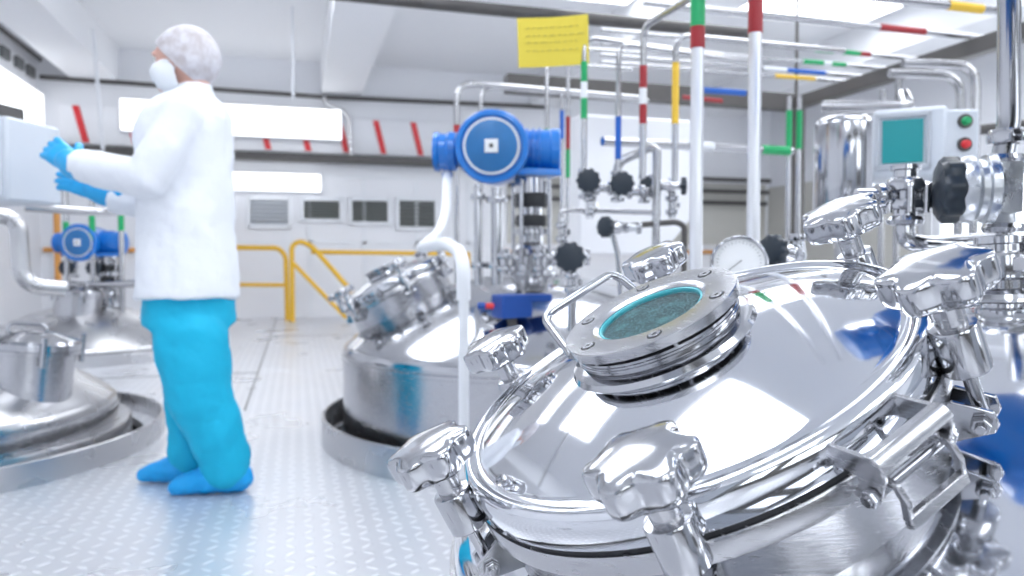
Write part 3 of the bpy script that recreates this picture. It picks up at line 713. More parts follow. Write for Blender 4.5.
# second vessel
AP2 = .74
v2, zk2 = vessel(T2.x, T2.y, AP2, RS, .86, 'steel mixing vessel in the middle with a blue motor on its domed top', m='polish')
pit(T2, 'curved steel kerb ring round the pit of the middle vessel', h=.12, ro=.955)
def mfr(c, apex, az, tilt=R(27.3), out=.09):
    n = Vector((math.cos(az)*math.sin(tilt), math.sin(az)*math.sin(tilt), math.cos(tilt)))
    sp = Vector((c.x, c.y, apex-RS)) + n*RS
    return frame(sp+n*out, n, Vector((-math.sin(az), math.cos(az), 0)))
az1 = math.atan2(NW.y, NW.x)
manway(v2, mfr(T2, AP2, math.atan2(-RT.y*.99-FH.y*.12, -RT.x*.99-FH.x*.12), R(27), .12), False, [i*60+14 for i in range(6)], -20, neck=.12)
d2, tb2 = drive(T2, AP2+.005, -FH+RT*-.06, 'blue electric agitator motor with round face on top of the middle vessel', sc=1.05)
# third and fourth vessels, left
AP3 = .47
v3, zk3 = vessel(T3.x, T3.y, AP3, RS, RT_-.02, 'low steel vessel at the left edge with a small hatch on its dome')
obj('insulation_ledge', MB().lathe([(RT_-.03, zk3-.07), (.872, zk3-.075), (.878, zk3-.085), (.878, zk3-.16), (RT_-.03, zk3-.16)], T(T3.x, T3.y, 0), 96), 'satin', v3)
pit(T3, 'curved steel kerb ring round the pit at the left edge', h=.09, ro=1.02)
def hatch(root, c, apex, dx, dy, rr, h):
    b = Vector((c.x+dx, c.y+dy, apex-RS+math.sqrt(RS*RS-dx*dx-dy*dy))); Mx = T(*b) @ Matrix.Rotation(R(6), 4, 'Y')
    hn = obj('hatch_neck', MB().lathe([(rr-.01, -.14), (rr, -.14), (rr, h*.62), (rr+.018, h*.64), (rr+.018, h*.74), (rr-.02, h*.74)], Mx, 48), 'brush', root)
    obj('hatch_cover', MB().lathe([(rr-.03, h*.75), (rr+.018, h*.75), (rr+.020, h*.9), (rr+.01, h*.97), (rr-.02, h), (rr*.5, h+.02), (0, h+.026)], Mx, 48), 'polish', hn)
    for k in range(4):
        a = k*PI/2+.5; q = Mx @ T((rr+.028)*math.cos(a), (rr+.028)*math.sin(a), 0)
        obj('swing_clamp', MB().tube([q @ Vector((0, 0, h*.4)), q @ Vector((0, 0, h*1.08))], .011, 10), 'polish', hn)
    obj('lift_handle', MB().tube(bend([Mx @ Vector((-.09, 0, h)), Mx @ Vector((-.09, 0, h+.05)), Mx @ Vector((.05, 0, h+.05)), Mx @ Vector((.05, 0, h))], .03), .008, 10), 'polish', hn)
hatch(v3, T3, AP3, .56, -.24, .16, .17)
AP4 = .42
v4, zk4 = vessel(T4.x, T4.y, AP4, RS, RT_, 'far left steel vessel behind the person with a blue motor above')
obj('insulation_ledge', MB().lathe([(RT_-.03, zk4-.03), (.87, zk4-.035), (.875, zk4-.05), (.875, zk4-.1), (RT_-.03, zk4-.1)], T(T4.x, T4.y, 0), 64), 'white', v4)
pit(T4, 'curved steel kerb ring round the pit of the far left vessel', h=.09, ro=.965)
hatch(v4, T4, AP4, .0, -.25, .17, .17)
d4, tb4 = drive(T4+Vector((.18, 0, 0)), AP4-.005, -FH, 'small dark blue agitator motor on the far left vessel behind the sleeve')
d1, tb1 = drive(T1+RT*.15+FH*.05, APEX-.02, -FH, sc=1.12, riser=.13, label='blue agitator motor above the front vessel at the right edge')

# blue junction on the second vessel
c = P(512, 306, 2.85)
jb = thing('actuator_box', 'small dark blue actuator box on the dome of the middle vessel', 'actuator', (c.x, c.y, c.z-.06))
obj('box_body', MB().box((.13, .10, .09), T(*c) @ Matrix.Rotation(.2, 4, 'Z')), 'bluedark', jb, .008)
obj('box_wing', MB().box((.10, .08, .03), T(c.x+.1, c.y, c.z+.03)), 'bluedark', jb, .006)
obj('red_plug', MB().tube([c+RT*-.06, c+RT*-.10], .012), 'red', jb)
obj('blue_plug', MB().tube([c+RT*-.10, c+RT*-.13], .014), 'bluedark', jb)
obj('mount_leg', MB().tube([c, c+Vector((0, 0, -.10))], .02), 'channel', jb)

# white hose from the terminal box, and the white bent pipe
h0 = tb2+Vector((0, 0, -.10)); d = 3.0
pipe([h0, P(446, 212, 2.98), P(440, 232, 2.9), P(424, 246, 2.75)], .020, 'white flexible hose hanging from the blue terminal box', 'white', name='hose', cat='hose', rad=.08)
d = 2.05
pts = bend([P(423, 247, 2.45), P(446, 243, 2.25), P(460, 252, 2.1), G(463.5, 2.05, ZA(268, 2.05)), G(463.5, 2.05, ZA(300, 2.05))], .05)
wp = thing('standpipe', 'white bent standpipe rising in front of the middle vessel', 'pipe', G(465, 2.05))
obj('bent_sleeve', MB().tube(pts, .0195, 16), 'white', wp)
obj('pipe_shaft', MB().tube([G(463.5, 2.05, ZA(300, 2.05)), G(463.5, 2.05, 0)], .0145, 16), 'white', wp)

# ------------------------------------------------------------------ valves
def handwheel(mb, Mx, r, th, n=10):
    seg = 80; rows = []
    for s, z, a in ((.35, 0, 0), (.9, 0, .6), (1, th*.2, 1), (1, th*.8, 1), (.9, th, .6), (.5, th*1.1, 0), (.3, th*1.15, 0), (.0, th*1.15, 0)):
        s = max(s, .01)
        rows.append([Mx @ Vector((r*s*(1+.06*a*math.cos(n*2*PI*k/seg))*math.cos(2*PI*k/seg), r*s*(1+.06*a*math.cos(n*2*PI*k/seg))*math.sin(2*PI*k/seg), z)) for k in range(seg)])
    mb.rings(rows)
def valve(c, axis, r, label, bodydir=(0, 0, 1), group=None, L=.09, wheel='black', bodym='cast'):
    axis = Vector(axis).normalized(); root = thing('diaphragm_valve', label, 'valve', c-axis*L, group)
    F = frame(c, axis); mb = MB(); handwheel(mb, F, r, r*.62)
    obj('handwheel', mb, wheel, root)
    obj('bonnet', MB().lathe([(0, .005), (r*.35, .005), (r*.40, -.02), (r*.62, -.03), (r*.66, -.05), (r*.5, -.06), (r*.5, -L), (0, -L)], F, 24), 'polish', root)
    c0 = c-axis*(L+.005); bd = Vector(bodydir).normalized()
    b = MB(); b.lathe([(0, -r*1.15), (r*.50, -r*1.15), (r*.50, -r*1.0), (r*.34, -r*.95), (r*.40, -r*.4), (r*.46, 0), (r*.40, r*.4), (r*.34, r*.95), (r*.50, r*1.0), (r*.50, r*1.15), (0, r*1.15)], frame(c0, bd), 20)
    bo = obj('valve_body', b, bodym, root)
    for s in (-1, 1):
        obj('clamp_ring', MB().lathe([(r*.3, -.008), (r*.58, -.008), (r*.62, 0), (r*.58, .008), (r*.3, .008)], frame(c0+bd*s*r*1.15, bd), 20), 'polish', bo)
    return root
d = 2.68
vx = -FH
for px, py, rr, l, dd in ((588, 181, .042, 'black round handwheel valve, leftmost of the upper row, below the green banded pipe', 2.68),
                      (621.5, 184, .042, 'black round handwheel valve, middle of the upper row, below the blue banded pipe', 2.66),
                      (649, 187, .042, 'black round handwheel valve, right of the upper row, partly behind the bent pipe', 2.95),
                      (608, 227, .037, 'black handwheel valve lying lower between the two rows of valves', 2.66),
                      (570, 257, .052, 'largest black handwheel valve low beside the agitator column', 2.62)):
    ax = -FH if py < 200 or py > 240 else (-FH*.6-RT*.8)
    if py > 240: ax = -FH-RT*.1
    valve(P(px, py, dd), ax, rr, l, bodydir=(0, 0, 1) if py < 200 else RT)
valve(P(681, 186, 2.8), RT-FH*.2, .032, 'small black handwheel valve seen edge on behind the tall green banded pole', bodydir=(0, 0, 1))
# cluster of small clamps between the valves
def spool(c, ax, r, l, n=2, group=None):
    root = thing('clamp_fitting', l, 'pipe fitting', c, group)
    prof = [(0, -.05)]
    for k in range(n):
        z = -.05+.1*k/n; prof += [(r*.6, z), (r*.6, z+.012), (r, z+.016), (r*1.05, z+.024), (r, z+.032), (r*.6, z+.036)]
    prof += [(r*.6, .05), (0, .05)]
    obj('spool_body', MB().lathe(prof, frame(c, ax), 24), 'polish', root)
    obj('wing_nut', MB().box((r*.5, r*.35, r*.9), frame(c+Vector(frame(c, ax).col[0][:3])*r*1.1, ax)), 'polish', root, .002)
    return root
for px, py, dd, ax, r, l in ((604, 188, 2.74, RT, .026, 'steel clamp fitting between the left and middle upper handwheels'),
                    (636, 192, 2.85, RT, .026, 'steel clamp fitting between the middle and right upper handwheels'),
                    (665, 185, 2.85, RT, .030, 'steel clamp fitting right of the upper handwheel row'),
                    (590, 205, 2.78, (0, 0, 1), .024, 'steel clamp fitting hanging under the left upper handwheel'),
                    (672, 205, 2.85, (0, 0, 1), .024, 'steel clamp fitting hanging below the yellow banded pipe'),
                    (562, 232, 2.80, (0, 0, 1), .024, 'steel clamp fitting directly above the largest handwheel'),
                    (572, 282, 2.70, (0, 0, 1), .028, 'steel clamp fitting directly under the largest handwheel'),
                    (540, 262, 2.9, (0, 0, 1), .034, 'bright clamp fitting at the foot of the agitator column, right side'),
                    (505, 262, 2.9, (0, 0, 1), .034, 'bright clamp fitting at the foot of the agitator column, left side')):
    spool(P(px, py, dd), ax, r, l)
pipe([P(572, 290, 2.70), P(572, 330, 2.72)], .016, 'short steel stub below the largest black handwheel')
# tall polished probes left of column on the second vessel
for px, y0, y1, r, l in ((478, 185, 275, .016, 'upright steel dip tube on the middle vessel under the motor face, left one'),
                         (497, 188, 275, .024, 'thicker upright steel dip tube beside the agitator column')):
    dd = 3.0
    pipe([G(px, dd, ZA(y0, dd)), G(px, dd, ZA(y1+10, dd))], r, l, 'polish', name='dip_tube', clamps=[(G(px, dd, ZA(y0+12, dd)), (0, 0, 1)), (G(px, dd, ZA(y1-10, dd)), (0, 0, 1))])
# valves over the far left vessel
for px, py, l, bc in ((68, 268, 'black handwheel valve on the far left vessel, left of two', 0), (95, 268, 'black handwheel valve on the far left vessel, right of two, nearer the blue motor', 1)):
    valve(P(px, py, 6.3), -FH, .062, l, bodydir=(0, 0, 1))
for px, y0, y1, c, l in ((67, 222, 262, 'g', 'green banded vertical pipe above the left far valve'), (93, 215, 262, 'g', 'green banded vertical pipe above the right far valve'), (122, 205, 285, 'g', 'green banded vertical pipe in front of the small blue motor')):
    dd = 6.25
    pipe([G(px, dd, ZA(190, dd)), G(px, dd, ZA(y1+30, dd))], .022, l, bands=[(G(px, dd, ZA(y0, dd)), G(px, dd, ZA(y0+26, dd)), 'green', 'green_band')], name='dropper_pipe')
pipe([G(38, 6.2, ZA(287, 6.2)), G(150, 6.2, ZA(283, 6.2))], .03, 'steel manifold pipe across the top of the far left vessel', name='manifold_pipe')
pipe([P(-30, 213, 3.5), P(18, 216, 3.6), P(22, 285, 3.6), P(66, 289, 3.7)], .040, 'bent grey steel pipe below the control box at the left edge', 'satin', rad=.13)
pipe([P(25, 207, 3.4), P(95, 212, 3.6), P(140, 211, 3.9)], .02, 'thin horizontal pipe under the control box at the left', rad=.05)
pipe([P(92, 155, 3.1), P(140, 163, 3.3)], .022, 'dull pipe just beyond the gloved hands', 'channel')

# ------------------------------------------------------------------ control box and left wall items
cbx = thing('control_box', 'light grey control box the gloved hands reach to', 'control panel', G(20, 2.75))
q = G(5, 2.78, ZA(163, 2.78)); rz = Matrix.Rotation(-YAW-.15, 4, 'Z')
bxm = T(q.x-.04, q.y+.05, q.z) @ rz
obj('enclosure', MB().box((.34, .26, .30), bxm), 'panelgrey', cbx, .012)
obj('front_door', MB().box((.31, .016, .27), bxm @ T(0, -.137, 0)), 'panelgrey', cbx, .005)
fd = obj('red_button', MB().lathe([(0, 0), (.015, 0), (.015, .018), (.011, .024), (0, .024)], bxm @ T(.125, -.145, -.09) @ Matrix.Rotation(PI/2, 4, 'X'), 20), 'red', cbx)
for k in range(3): obj('indicator', MB().lathe([(0, 0), (.008, 0), (.008, .01), (0, .012)], bxm @ T(-.12+.06*k, -.145, .09) @ Matrix.Rotation(PI/2, 4, 'X'), 16), 'channel', cbx)
obj('wall_arm', MB().tube([(q.x-.1, q.y+.05, q.z-.08), (XL+.01, q.y+.05, q.z-.08)], .03), 'satin', cbx)
ld = obj('terminal_block', MB().box((.20, .12, .05), bxm @ T(.02, -.05, .175)), 'channel', cbx, .004)
# bright light over the control box
a = onX(0, 122, XL+.1); b = onX(48, 86, XL+.1)
luminaire('wall_light', XL, XL+.14, 9.2, 10.7, 2.45, 2.88, 'side', 'glowing white light on the left wall above the control box', 'wall light')
for k, y in enumerate((9.3, 9.75, 10.2, 10.6)):
    tag(obj('wall_vent', MB().box((.05, .22, .13), T(XL+.025, y, 3.12)), 'darkgrey', bevel=.008), 'small dark vent high on the left wall under the ceiling', 'vent', 'small vents in a row on the left wall')
pipe([(XL+.06, -1, 3.33), (XL+.06, YF-.05, 3.33)], .025, 'dark conduit running along the top of the left wall', 'channel', name='conduit')

# ------------------------------------------------------------------ right-hand equipment
# polished filter housing
dd = 2.75
fc = G(842, dd, 0); zt = ZA(118, dd); zb = ZA(232, dd)
fh = thing('filter_housing', 'tall mirror polished steel filter housing behind the rear star knob', 'filter housing', (fc.x, fc.y, 0))
obj('housing', MB().lathe([(0, zb), (.09, zb), (.104, zb+.02), (.104, zt-.035), (.10, zt-.02), (.085, zt-.006), (.05, zt), (0, zt)], T(fc.x, fc.y, 0), 48), 'polish', fh)
obj('band_clamp', MB().lathe([(.100, zb+.02), (.112, zb+.022), (.114, zb+.035), (.112, zb+.048), (.100, zb+.05)], T(fc.x, fc.y, 0), 48), 'polish', fh)
obj('support_leg', MB().tube([(fc.x, fc.y, zb), (fc.x, fc.y, 0)], .03), 'satin', fh)
# hmi box
dd = 2.2
hm = thing('operator_panel', 'grey operator terminal with a teal screen and push buttons', 'control panel', G(925, dd+.1))
q = P(912, 146, dd); q2 = P(945, 148, dd)
rz = Matrix.Rotation(-YAW-.42, 4, 'Z') 
bm_ = T(*P(908, 146, dd)) @ rz @ Matrix.Rotation(R(-4), 4, 'X')
obj('terminal_case', MB().box((.19, .12, .20), bm_), 'panelgrey', hm, .012)
sc_ = obj('screen', MB().box((.105, .008, .125), bm_ @ T(-.018, -.061, .002)), 'screen', hm, .002); sc_['label'] = 'teal lit screen'
bf = MB()
for sx in (-1, 1): bf.box((.012, .014, .165), bm_ @ T(-.018+sx*.066, -.062, .002))
for sz in (-1, 1): bf.box((.144, .014, .014), bm_ @ T(-.018, -.062, .002+sz*.075))
obj('bezel', bf, 'grey', hm, .003)
b2 = T(*P(949, 148, dd-.02)) @ Matrix.Rotation(-YAW-.05, 4, 'Z')
bb = obj('button_box', MB().box((.10, .13, .20), b2), 'panelgrey', hm, .008)
for z, mm, nm in ((.065, 'green', 'green_button'), (.0, 'red', 'red_button'), (-.062, 'redband', 'selector_switch')):
    o = obj(nm, MB().lathe([(0, 0), (.012, 0), (.0125, .008), (.010, .011), (.010, .018), (0, .020)], b2 @ T(.008, -.065, z) @ Matrix.Rotation(PI/2, 4, 'X'), 20), mm, bb)
    obj('button_collar', MB().lathe([(.012, 0), (.020, 0), (.020, .006), (.012, .006)], b2 @ T(.008, -.065, z) @ Matrix.Rotation(PI/2, 4, 'X'), 20), 'channel', bb)
qq = P(925, 180, dd+.06); obj('panel_arm', MB().tube([qq, Vector((qq.x, qq.y, 0))], .02), 'satin', hm)
# clamp stack and elbow, depth ~1.35
dd = 1.38
def Q(px, py, d=dd): return P(px, py, d)
st = thing('valve_manifold', 'bright steel clamp fitting stack with an elbow left of the big black valve', 'pipe fitting', Q(905, 235))
ax = (0, 0, 1); c = Q(905, 196); 
obj('clamp_stack', MB().lathe([(0, -.055), (.020, -.055), (.030, -.052), (.033, -.045), (.030, -.038), (.020, -.036), (.020, -.026), (.034, -.024), (.036, -.016), (.034, -.008), (.022, -.006), (.022, .008), (.032, .010), (.034, .020), (.030, .030), (.020, .034), (.020, .046), (.026, .048), (.026, .056), (0, .058)], frame(c, ax), 32), 'polish', st)
obj('side_port', MB().lathe([(0, 0), (.014, 0), (.014, .035), (.022, .037), (.024, .045), (.022, .053), (.014, .055), (.014, .09), (0, .09)], frame(c, -RT), 24), 'polish', st)
obj('side_port', MB().lathe([(0, 0), (.016, 0), (.016, .02), (.026, .022), (.028, .034), (.026, .044), (.014, .046), (.014, .07), (0, .07)], frame(c, RT), 24), 'polish', st)
for k in range(6):
    a = k*PI/3; obj('stud_nut', MB().lathe([(0, -.032), (.006, -.032), (.006, .014), (0, .016)], T(*c) @ T(.036*math.cos(a), .036*math.sin(a), 0), 10), 'polish', st)
obj('elbow', MB().tube(bend([Q(905, 215), Q(905, 241), Q(925, 245), Q(1008, 240, 1.42)], .045, 10), .0165, 20), 'polish', st)
# big black valve
c = Q(956, 190, 1.32)
bv = thing('diaphragm_valve', 'big cast steel valve with a thick black handwheel at the right edge', 'valve', Q(975, 232, 1.34))
F = frame(c, -RT+FH*.30)
mb = MB(); handwheel(mb, F @ T(0, 0, -.008), .056, .036, 8); obj('handwheel', mb, 'black', bv)
obj('bonnet', MB().lathe([(0, .0), (.050, .0), (.058, -.01), (.060, -.022), (.052, -.030), (.052, -.040), (.060, -.042), (.062, -.055), (.05, -.06), (.035, -.075), (0, -.075)], F, 32), 'cast', bv)
b = MB(); b.tube(bend([Q(1003, 160, 1.34), Q(1001, 176, 1.34), Q(978, 190, 1.34), Q(1001, 205, 1.34), Q(1003, 228, 1.34)], .03, 8), .021, 20)
b.box((.035, .085, .085), F @ T(0, 0, -.072) @ Matrix.Rotation(PI/2, 4, 'Y'))
obj('valve_body', b, 'cast', bv, .003)
for py in (160, 228): obj('clamp_ring', MB().lathe([(.018, -.008), (.032, -.008), (.035, 0), (.032, .008), (.018, .008)], frame(Q(1003, py, 1.34), (0, 0, 1)), 24), 'polish', bv)
pipe([Q(1003, 158, 1.34), Q(1009, 120, 1.34), Q(1009, -60, 1.34)], .0185, 'vertical steel pipe rising from the big black valve to the top', 'polish', rad=.01, clamps=[(Q(1009, 137, 1.34), (0, 0, 1))])
pipe([Q(1003, 228, 1.34), Q(1003, 252, 1.34), Q(925, 247, 1.36)], .013, 'steel pipe bending left under the big black valve', 'polish', rad=.03)
pipe([Q(990, 300, 1.9), Q(990, 268, 1.9), Q(1100, 262, 1.9)], .02, 'steel pipe low at the right behind the clamp nozzle', 'polish', rad=.03)
# nozzle on the front vessel
def nozzle(pxy, d, r, label):
    c = P(*pxy, d); e = c-SPH; n = (e).normalized(); s = SPH+n*RS
    t = thing('clamp_nozzle', label, 'nozzle', s)
    obj('ferrule', MB().lathe([(0, -.01), (r*1.25, -.01), (r*1.1, .006), (r*.82, .014), (r*.82, .026), (r, .030), (r*1.04, .036), (r*1.04, .060), (r, .066), (r*.85, .068), (r*.85, .078), (r*.95, .08), (r*.95, .09), (0, .094)], frame(s, n), 40), 'polish', t, ang=30)
    obj('clamp_wing', MB().box((.012, .03, .022), frame(s+n*.05-FH*r*1.15, n)), 'polish', t, .003)
    return t
nozzle((1003, 315), 1.10, .036, 'polished clamp nozzle on the front vessel at the right edge')
# gauge and black knob behind
gc = P(739, 263, 1.55)
pg = thing('pressure_gauge', 'round white dial gauge peeking over the lid between the poles', 'gauge', gc+Vector((0, 0, -.09)))
F = frame(gc, (CAM-gc).normalized()*1.0+Vector((0, 0, .25)), RT)
obj('gauge_case', MB().lathe([(0, -.03), (.052, -.03), (.058, -.025), (.058, .006), (.055, .010), (.051, .008), (.051, .0), (0, .0)], F, 48), 'polish', pg)
gd = obj('dial', MB().lathe([(0, .001), (.051, .001), (.051, .003), (0, .003)], F, 48), 'dial', pg)
tk = MB()
for k in range(28):
    a = R(-45+k*10); tk.box((.006 if k % 3 == 0 else .004, .0008, .0006), F @ Matrix.Rotation(a, 4, 'Z') @ T(.043, 0, .0035))
obj('scale_marks', tk, 'darkgrey', gd)
obj('needle', MB().box((.05, .0015, .001), F @ Matrix.Rotation(R(215), 4, 'Z') @ T(.018, 0, .005)), 'darkgrey', gd)
obj('stem', MB().tube([gc+Vector((0, 0, -.05)), gc+Vector((0, 0, -.14))], .010), 'polish', pg)
valve(P(776, 252, 1.62), RT*-.75-FH*.45+Vector((0, 0, .1)), .036, 'black handwheel valve just right of the round white gauge', bodydir=(0, 0, 1), L=.07)
# pipes far right behind
for px0, y, dd, l in ((958, 68, 3.3, 'steel pipe looping down behind the operator panel, outer one'), (943, 78, 3.4, 'steel pipe looping down behind the operator panel, inner one')):
    p = G(px0+14, dd, ZA(y, dd))
    pipe([G(px0+14, dd, 0), p, p+Vector((-.32, .08, .01))], .020, l, 'tubes', rad=.1)
pipe([G(900, 3.4, ZA(96, 3.4)), G(906, 3.3, ZA(108, 3.3)), G(820, 3.5, ZA(108, 3.5))][::-1], .028, 'horizontal steel pipe above the filter housing', rad=.04)
pipe([G(787, 3.7, 0), G(787, 3.7, ZA(98, 3.7))], .013, 'green banded upright pipe under the overhead channel, left one', bands=vbands(787, 3.7, ((112, 150, 'g'),)), name='dropper_pipe')
pipe([G(797, 3.75, 0), G(797, 3.75, ZA(98, 3.75))], .013, 'green banded upright pipe under the overhead channel, right one', bands=vbands(797, 3.75, ((112, 150, 'g'),)), name='dropper_pipe')
for px, y0 in ((880, 92), (895, 80)):
    pipe([G(px, 3.9, 0), G(px, 3.9, ZA(y0, 3.9))], .016, 'slim upright steel pipe behind the operator screen, %s' % ('left' if px == 880 else 'right'))
pipe([G(940, 4.4, ZA(135, 4.4)), G(1030, 4.2, ZA(125, 4.2))], .03, 'horizontal steel pipe behind the big black valve', 'channel')

# yellow note hanging on the overhead pipes
nA = P(517, 18, 2.7); nB = P(588, 14, 2.7)
nw = (nB-nA).length; rows = []
ns, nzs = 12, 8
vs = []; fs = []
for j in range(nzs+1):
    for i in range(ns+1):
        u = i/ns; v = j/nzs
        vs.append(nA.lerp(nB, u)+Vector((0, 0, -1))*(.175*v) + FH*(.014*math.sin(u*PI)*(1-.3*v)+.01*v*v) + RT*(.006*v))
for side in (0, 1):
    pass
base = len(vs)
vs2 = [p+FH*.0012 for p in vs]
W_ = ns+1
for j in range(nzs):
    for i in range(ns):
        a = j*W_+i; fs.append((a, a+1, a+W_+1, a+W_)); fs.append((base+a, base+a+W_, base+a+W_+1, base+a+1))
for i in range(ns): fs.append((i, base+i, base+i+1, i+1)); a = nzs*W_+i; fs.append((a, a+1, base+a+1, base+a))
for j in range(nzs): a = j*W_; fs.append((a, a+W_, base+a+W_, base+a)); a = j*W_+ns; fs.append((a, base+a, base+a+W_, a+W_))
note = obj('paper_note', MB().add(vs+vs2, fs), 'paper'); tag(note, 'yellow paper note with faint handwriting hanging from the overhead pipes', 'note')
note_loc = note.matrix_world.translation.copy()
ink = MB()
for j, v in enumerate((.22, .38, .52, .68)):
    u = .12
    while u < .85:
        w = .03+.07*rnd.random(); 
        p0 = nA.lerp(nB, u)+Vector((0, 0, -.175*v)) + FH*(.014*math.sin(u*PI)*(1-.3*v)+.01*v*v-.0012) + RT*.006*v
        p1 = nA.lerp(nB, u+w)+Vector((0, 0, -.175*v)) + FH*(.014*math.sin((u+w)*PI)*(1-.3*v)+.01*v*v-.0012) + RT*.006*v
        ink.tube([p0, (p0+p1)/2+Vector((0, 0, .002)), p1], .0011, 5); u += w+.035
obj('handwriting', ink, 'ink', note)

# ------------------------------------------------------------------ person
DP = 2.62
def W(px, py, dv=0.): d = DP; return P(px, py, d)+FH*dv
def ellring(c, a, b, ux=RT, uy=FH, seg=28, pw=2.0):
    out = []
    for k in range(seg):
        t = 2*PI*k/seg; cs, sn = math.cos(t), math.sin(t)
        out.append(c + ux*(a*math.copysign(abs(cs)**(2/pw), cs)) + uy*(b*math.copysign(abs(sn)**(2/pw), sn)))
    return out
PXM = DP/FPX
def loft(mb, spec, pw=2.2):
    mb.rings([ellring(W(cx, cy, dv), hw*PXM, hd, pw=pw) for cx, cy, hw, hd, dv in spec])
def fuse(name, mb, m, parent, voxel, smooth=6):
    """join overlapping closed lofts into one continuous skin"""
    me = bpy.data.meshes.new('tmp'); me.from_pydata([tuple(v) for v in mb.v], [], mb.f)
    bm = bmesh.new(); bm.from_mesh(me); bmesh.ops.recalc_face_normals(bm, faces=bm.faces); bm.to_mesh(me); bm.free()
    o = bpy.data.objects.new('tmp', me); COL.objects.link(o)
    md = o.modifiers.new('r', 'REMESH'); md.mode = 'VOXEL'; md.voxel_size = voxel
    sm = o.modifiers.new('s', 'SMOOTH'); sm.factor = .5; sm.iterations = smooth
    bpy.context.view_layer.update()
    dg = bpy.context.evaluated_depsgraph_get(); ev = o.evaluated_get(dg); m2 = bpy.data.meshes.new_from_object(ev)
    out = MB(); out.v = [tuple(v.co) for v in m2.vertices]; out.f = [tuple(p.vertices) for p in m2.polygons]
    bpy.data.objects.remove(o)
    if parent is None:
        r = obj(name, out, m, None, ang=180)
    else: r = obj(name, out, m, parent, ang=180)
    return r
def seg_(mb, pts, rs, n=5, seg=18, ends=(1, 1)):
    """tapered limb through joints"""
    path = []; rr = []
    pts = [Vector(p) for p in pts]
    for i in range(len(pts)-1):
        for k in range(n):
            t = k/n; path.append(pts[i].lerp(pts[i+1], t)); rr.append(rs[i]*(1-t)+rs[i+1]*t)
    path.append(pts[-1]); rr.append(rs[-1])
    # round ends
    mb.tube(path, rr, seg)
    for p, r, q in ((pts[0], rs[0], ends[0]), (pts[-1], rs[-1], ends[1])):
        if q: ball(mb, p, r)
def ball(mb, c, r, sx=1, sy=1, sz=1, Mx=None):
    prof = [(math.sin(PI*k/12)*r, -math.cos(PI*k/12)*r) for k in range(13)]; prof[0] = (0, -r); prof[-1] = (0, r)
    Mq = T(*c) @ (Mx or Matrix()) @ Matrix.Diagonal((sx, sy, sz, 1)); mb.lathe(prof, Mq, 20)

FR = -RT                                      # facing direction of the person
HR = Matrix(((FR.x, -FH.x, 0, 0), (FR.y, -FH.y, 0, 0), (0, 0, 1, 0), (0, 0, 0, 1)))   # local x forward (face), y towards camera side
hc = W(183, 60)
HT = T(*hc) @ HR @ Matrix.Rotation(R(9), 4, 'Y')      # head tilts slightly down towards the hands
def hand(mb, wrist, dirv, upv, L=.175, curl=.25, thumbside=1, spread=1.):
    d = Vector(dirv).normalized(); u = Vector(upv); u = (u-d*u.dot(d)).normalized(); s = d.cross(u)   # u = palm normal (back of hand), s = across
    pl = L*.52
    rg = []
    for t, w, h in ((-.05, .026, .022), (.15, .030, .020), (.5, .040, .017), (.9, .042, .015), (1.0, .038, .012)):
        rg.append(ellring(wrist+d*pl*t, w, h, s, u, 16))
    mb.rings(rg)
    for i, (off, ln) in enumerate(((.031, .070), (.0105, .080), (-.0105, .074), (-.030, .058))):
        b = wrist+d*pl*.9+s*off*spread*thumbside
        dd = (d+s*off*3.0*thumbside*spread).normalized(); pts = [b]; c = 0; cur = b
        for k, fr in enumerate((.45, .32, .23)):
            c += curl*(1+.4*k)*(1+.15*i); dv = (dd*math.cos(c)-u*math.sin(c)); cur = cur+dv*ln*fr; pts.append(cur)
        seg_(mb, pts, [.0098, .0092, .0085, .0072], 3, 10)
    b = wrist+d*pl*.25+s*.024*thumbside
    pts = [b, b+(d*.6+s*.8*thumbside-u*.2).normalized()*.032, b+(d*.8+s*.75*thumbside-u*.35).normalized()*.062, b+(d*1.0+s*.65*thumbside-u*.5).normalized()*.084]
    seg_(mb, pts, [.0135, .012, .0105, .0085], 3, 10)

# joints
wrN = W(91, 169, -.10); wrF = W(88, 190, .10)
elN = W(176, 186, -.20); elF = W(155, 200, .18)
shN = W(200, 120, -.155); shF = W(190, 116, .165)
hN = (W(36, 134, -.03)-wrN); hF = (W(50, 174, .06)-wrF)
# naked body: one continuous mesh
body = MB()
ball(body, hc, .078, 1.18, .95, 1.32, HR @ Matrix.Rotation(R(9), 4, 'Y'))
fm = HT
def hp_(x, y, z): return HT @ Vector((x, y, z))
seg_(body, [hp_(.055, 0, -.055), hp_(.078, 0, -.078)], [.048, .026])                      # jaw, chin
seg_(body, [hp_(.088, 0, .002), hp_(.108, 0, -.022)], [.010, .0125])                      # nose
for sy in (-1, 1):
    ball(body, hp_(.0, sy*.076, -.012), .024, .75, .35, 1.25, HR)                         # ear
    seg_(body, [hp_(.084, sy*.018, .026), hp_(.078, sy*.045, .024)], [.010, .009], 2)     # brow
seg_(body, [hp_(-.03, 0, -.06), W(192, 104)], [.052, .058])
loft(body, [(191, 96, 14, .055, 0), (191, 106, 30, .12, 0), (190, 118, 33, .16, 0), (188, 150, 35, .145, 0), (188, 195, 33, .125, 0), (188, 235, 34, .13, 0), (191, 265, 34, .14, 0), (193, 295, 30, .13, 0)])
seg_(body, [shN, elN, wrN], [.052, .042, .028]); seg_(body, [shF, elF, wrF], [.052, .042, .028])
hand(body, wrN, hN, -FH*.9+Vector((0, 0, .45)), .20, .14, 1); hand(body, wrF, hF, -FH*.9+Vector((0, 0, .45)), .19, .14, 1)
hipN = W(193, 292, -.085); hipF = W(188, 292, .085)
knN = W(210, 385, -.07); knF = W(184, 380, .09)
anN = G(221, DP-.09, .075); anF = G(180, DP+.07, .075)
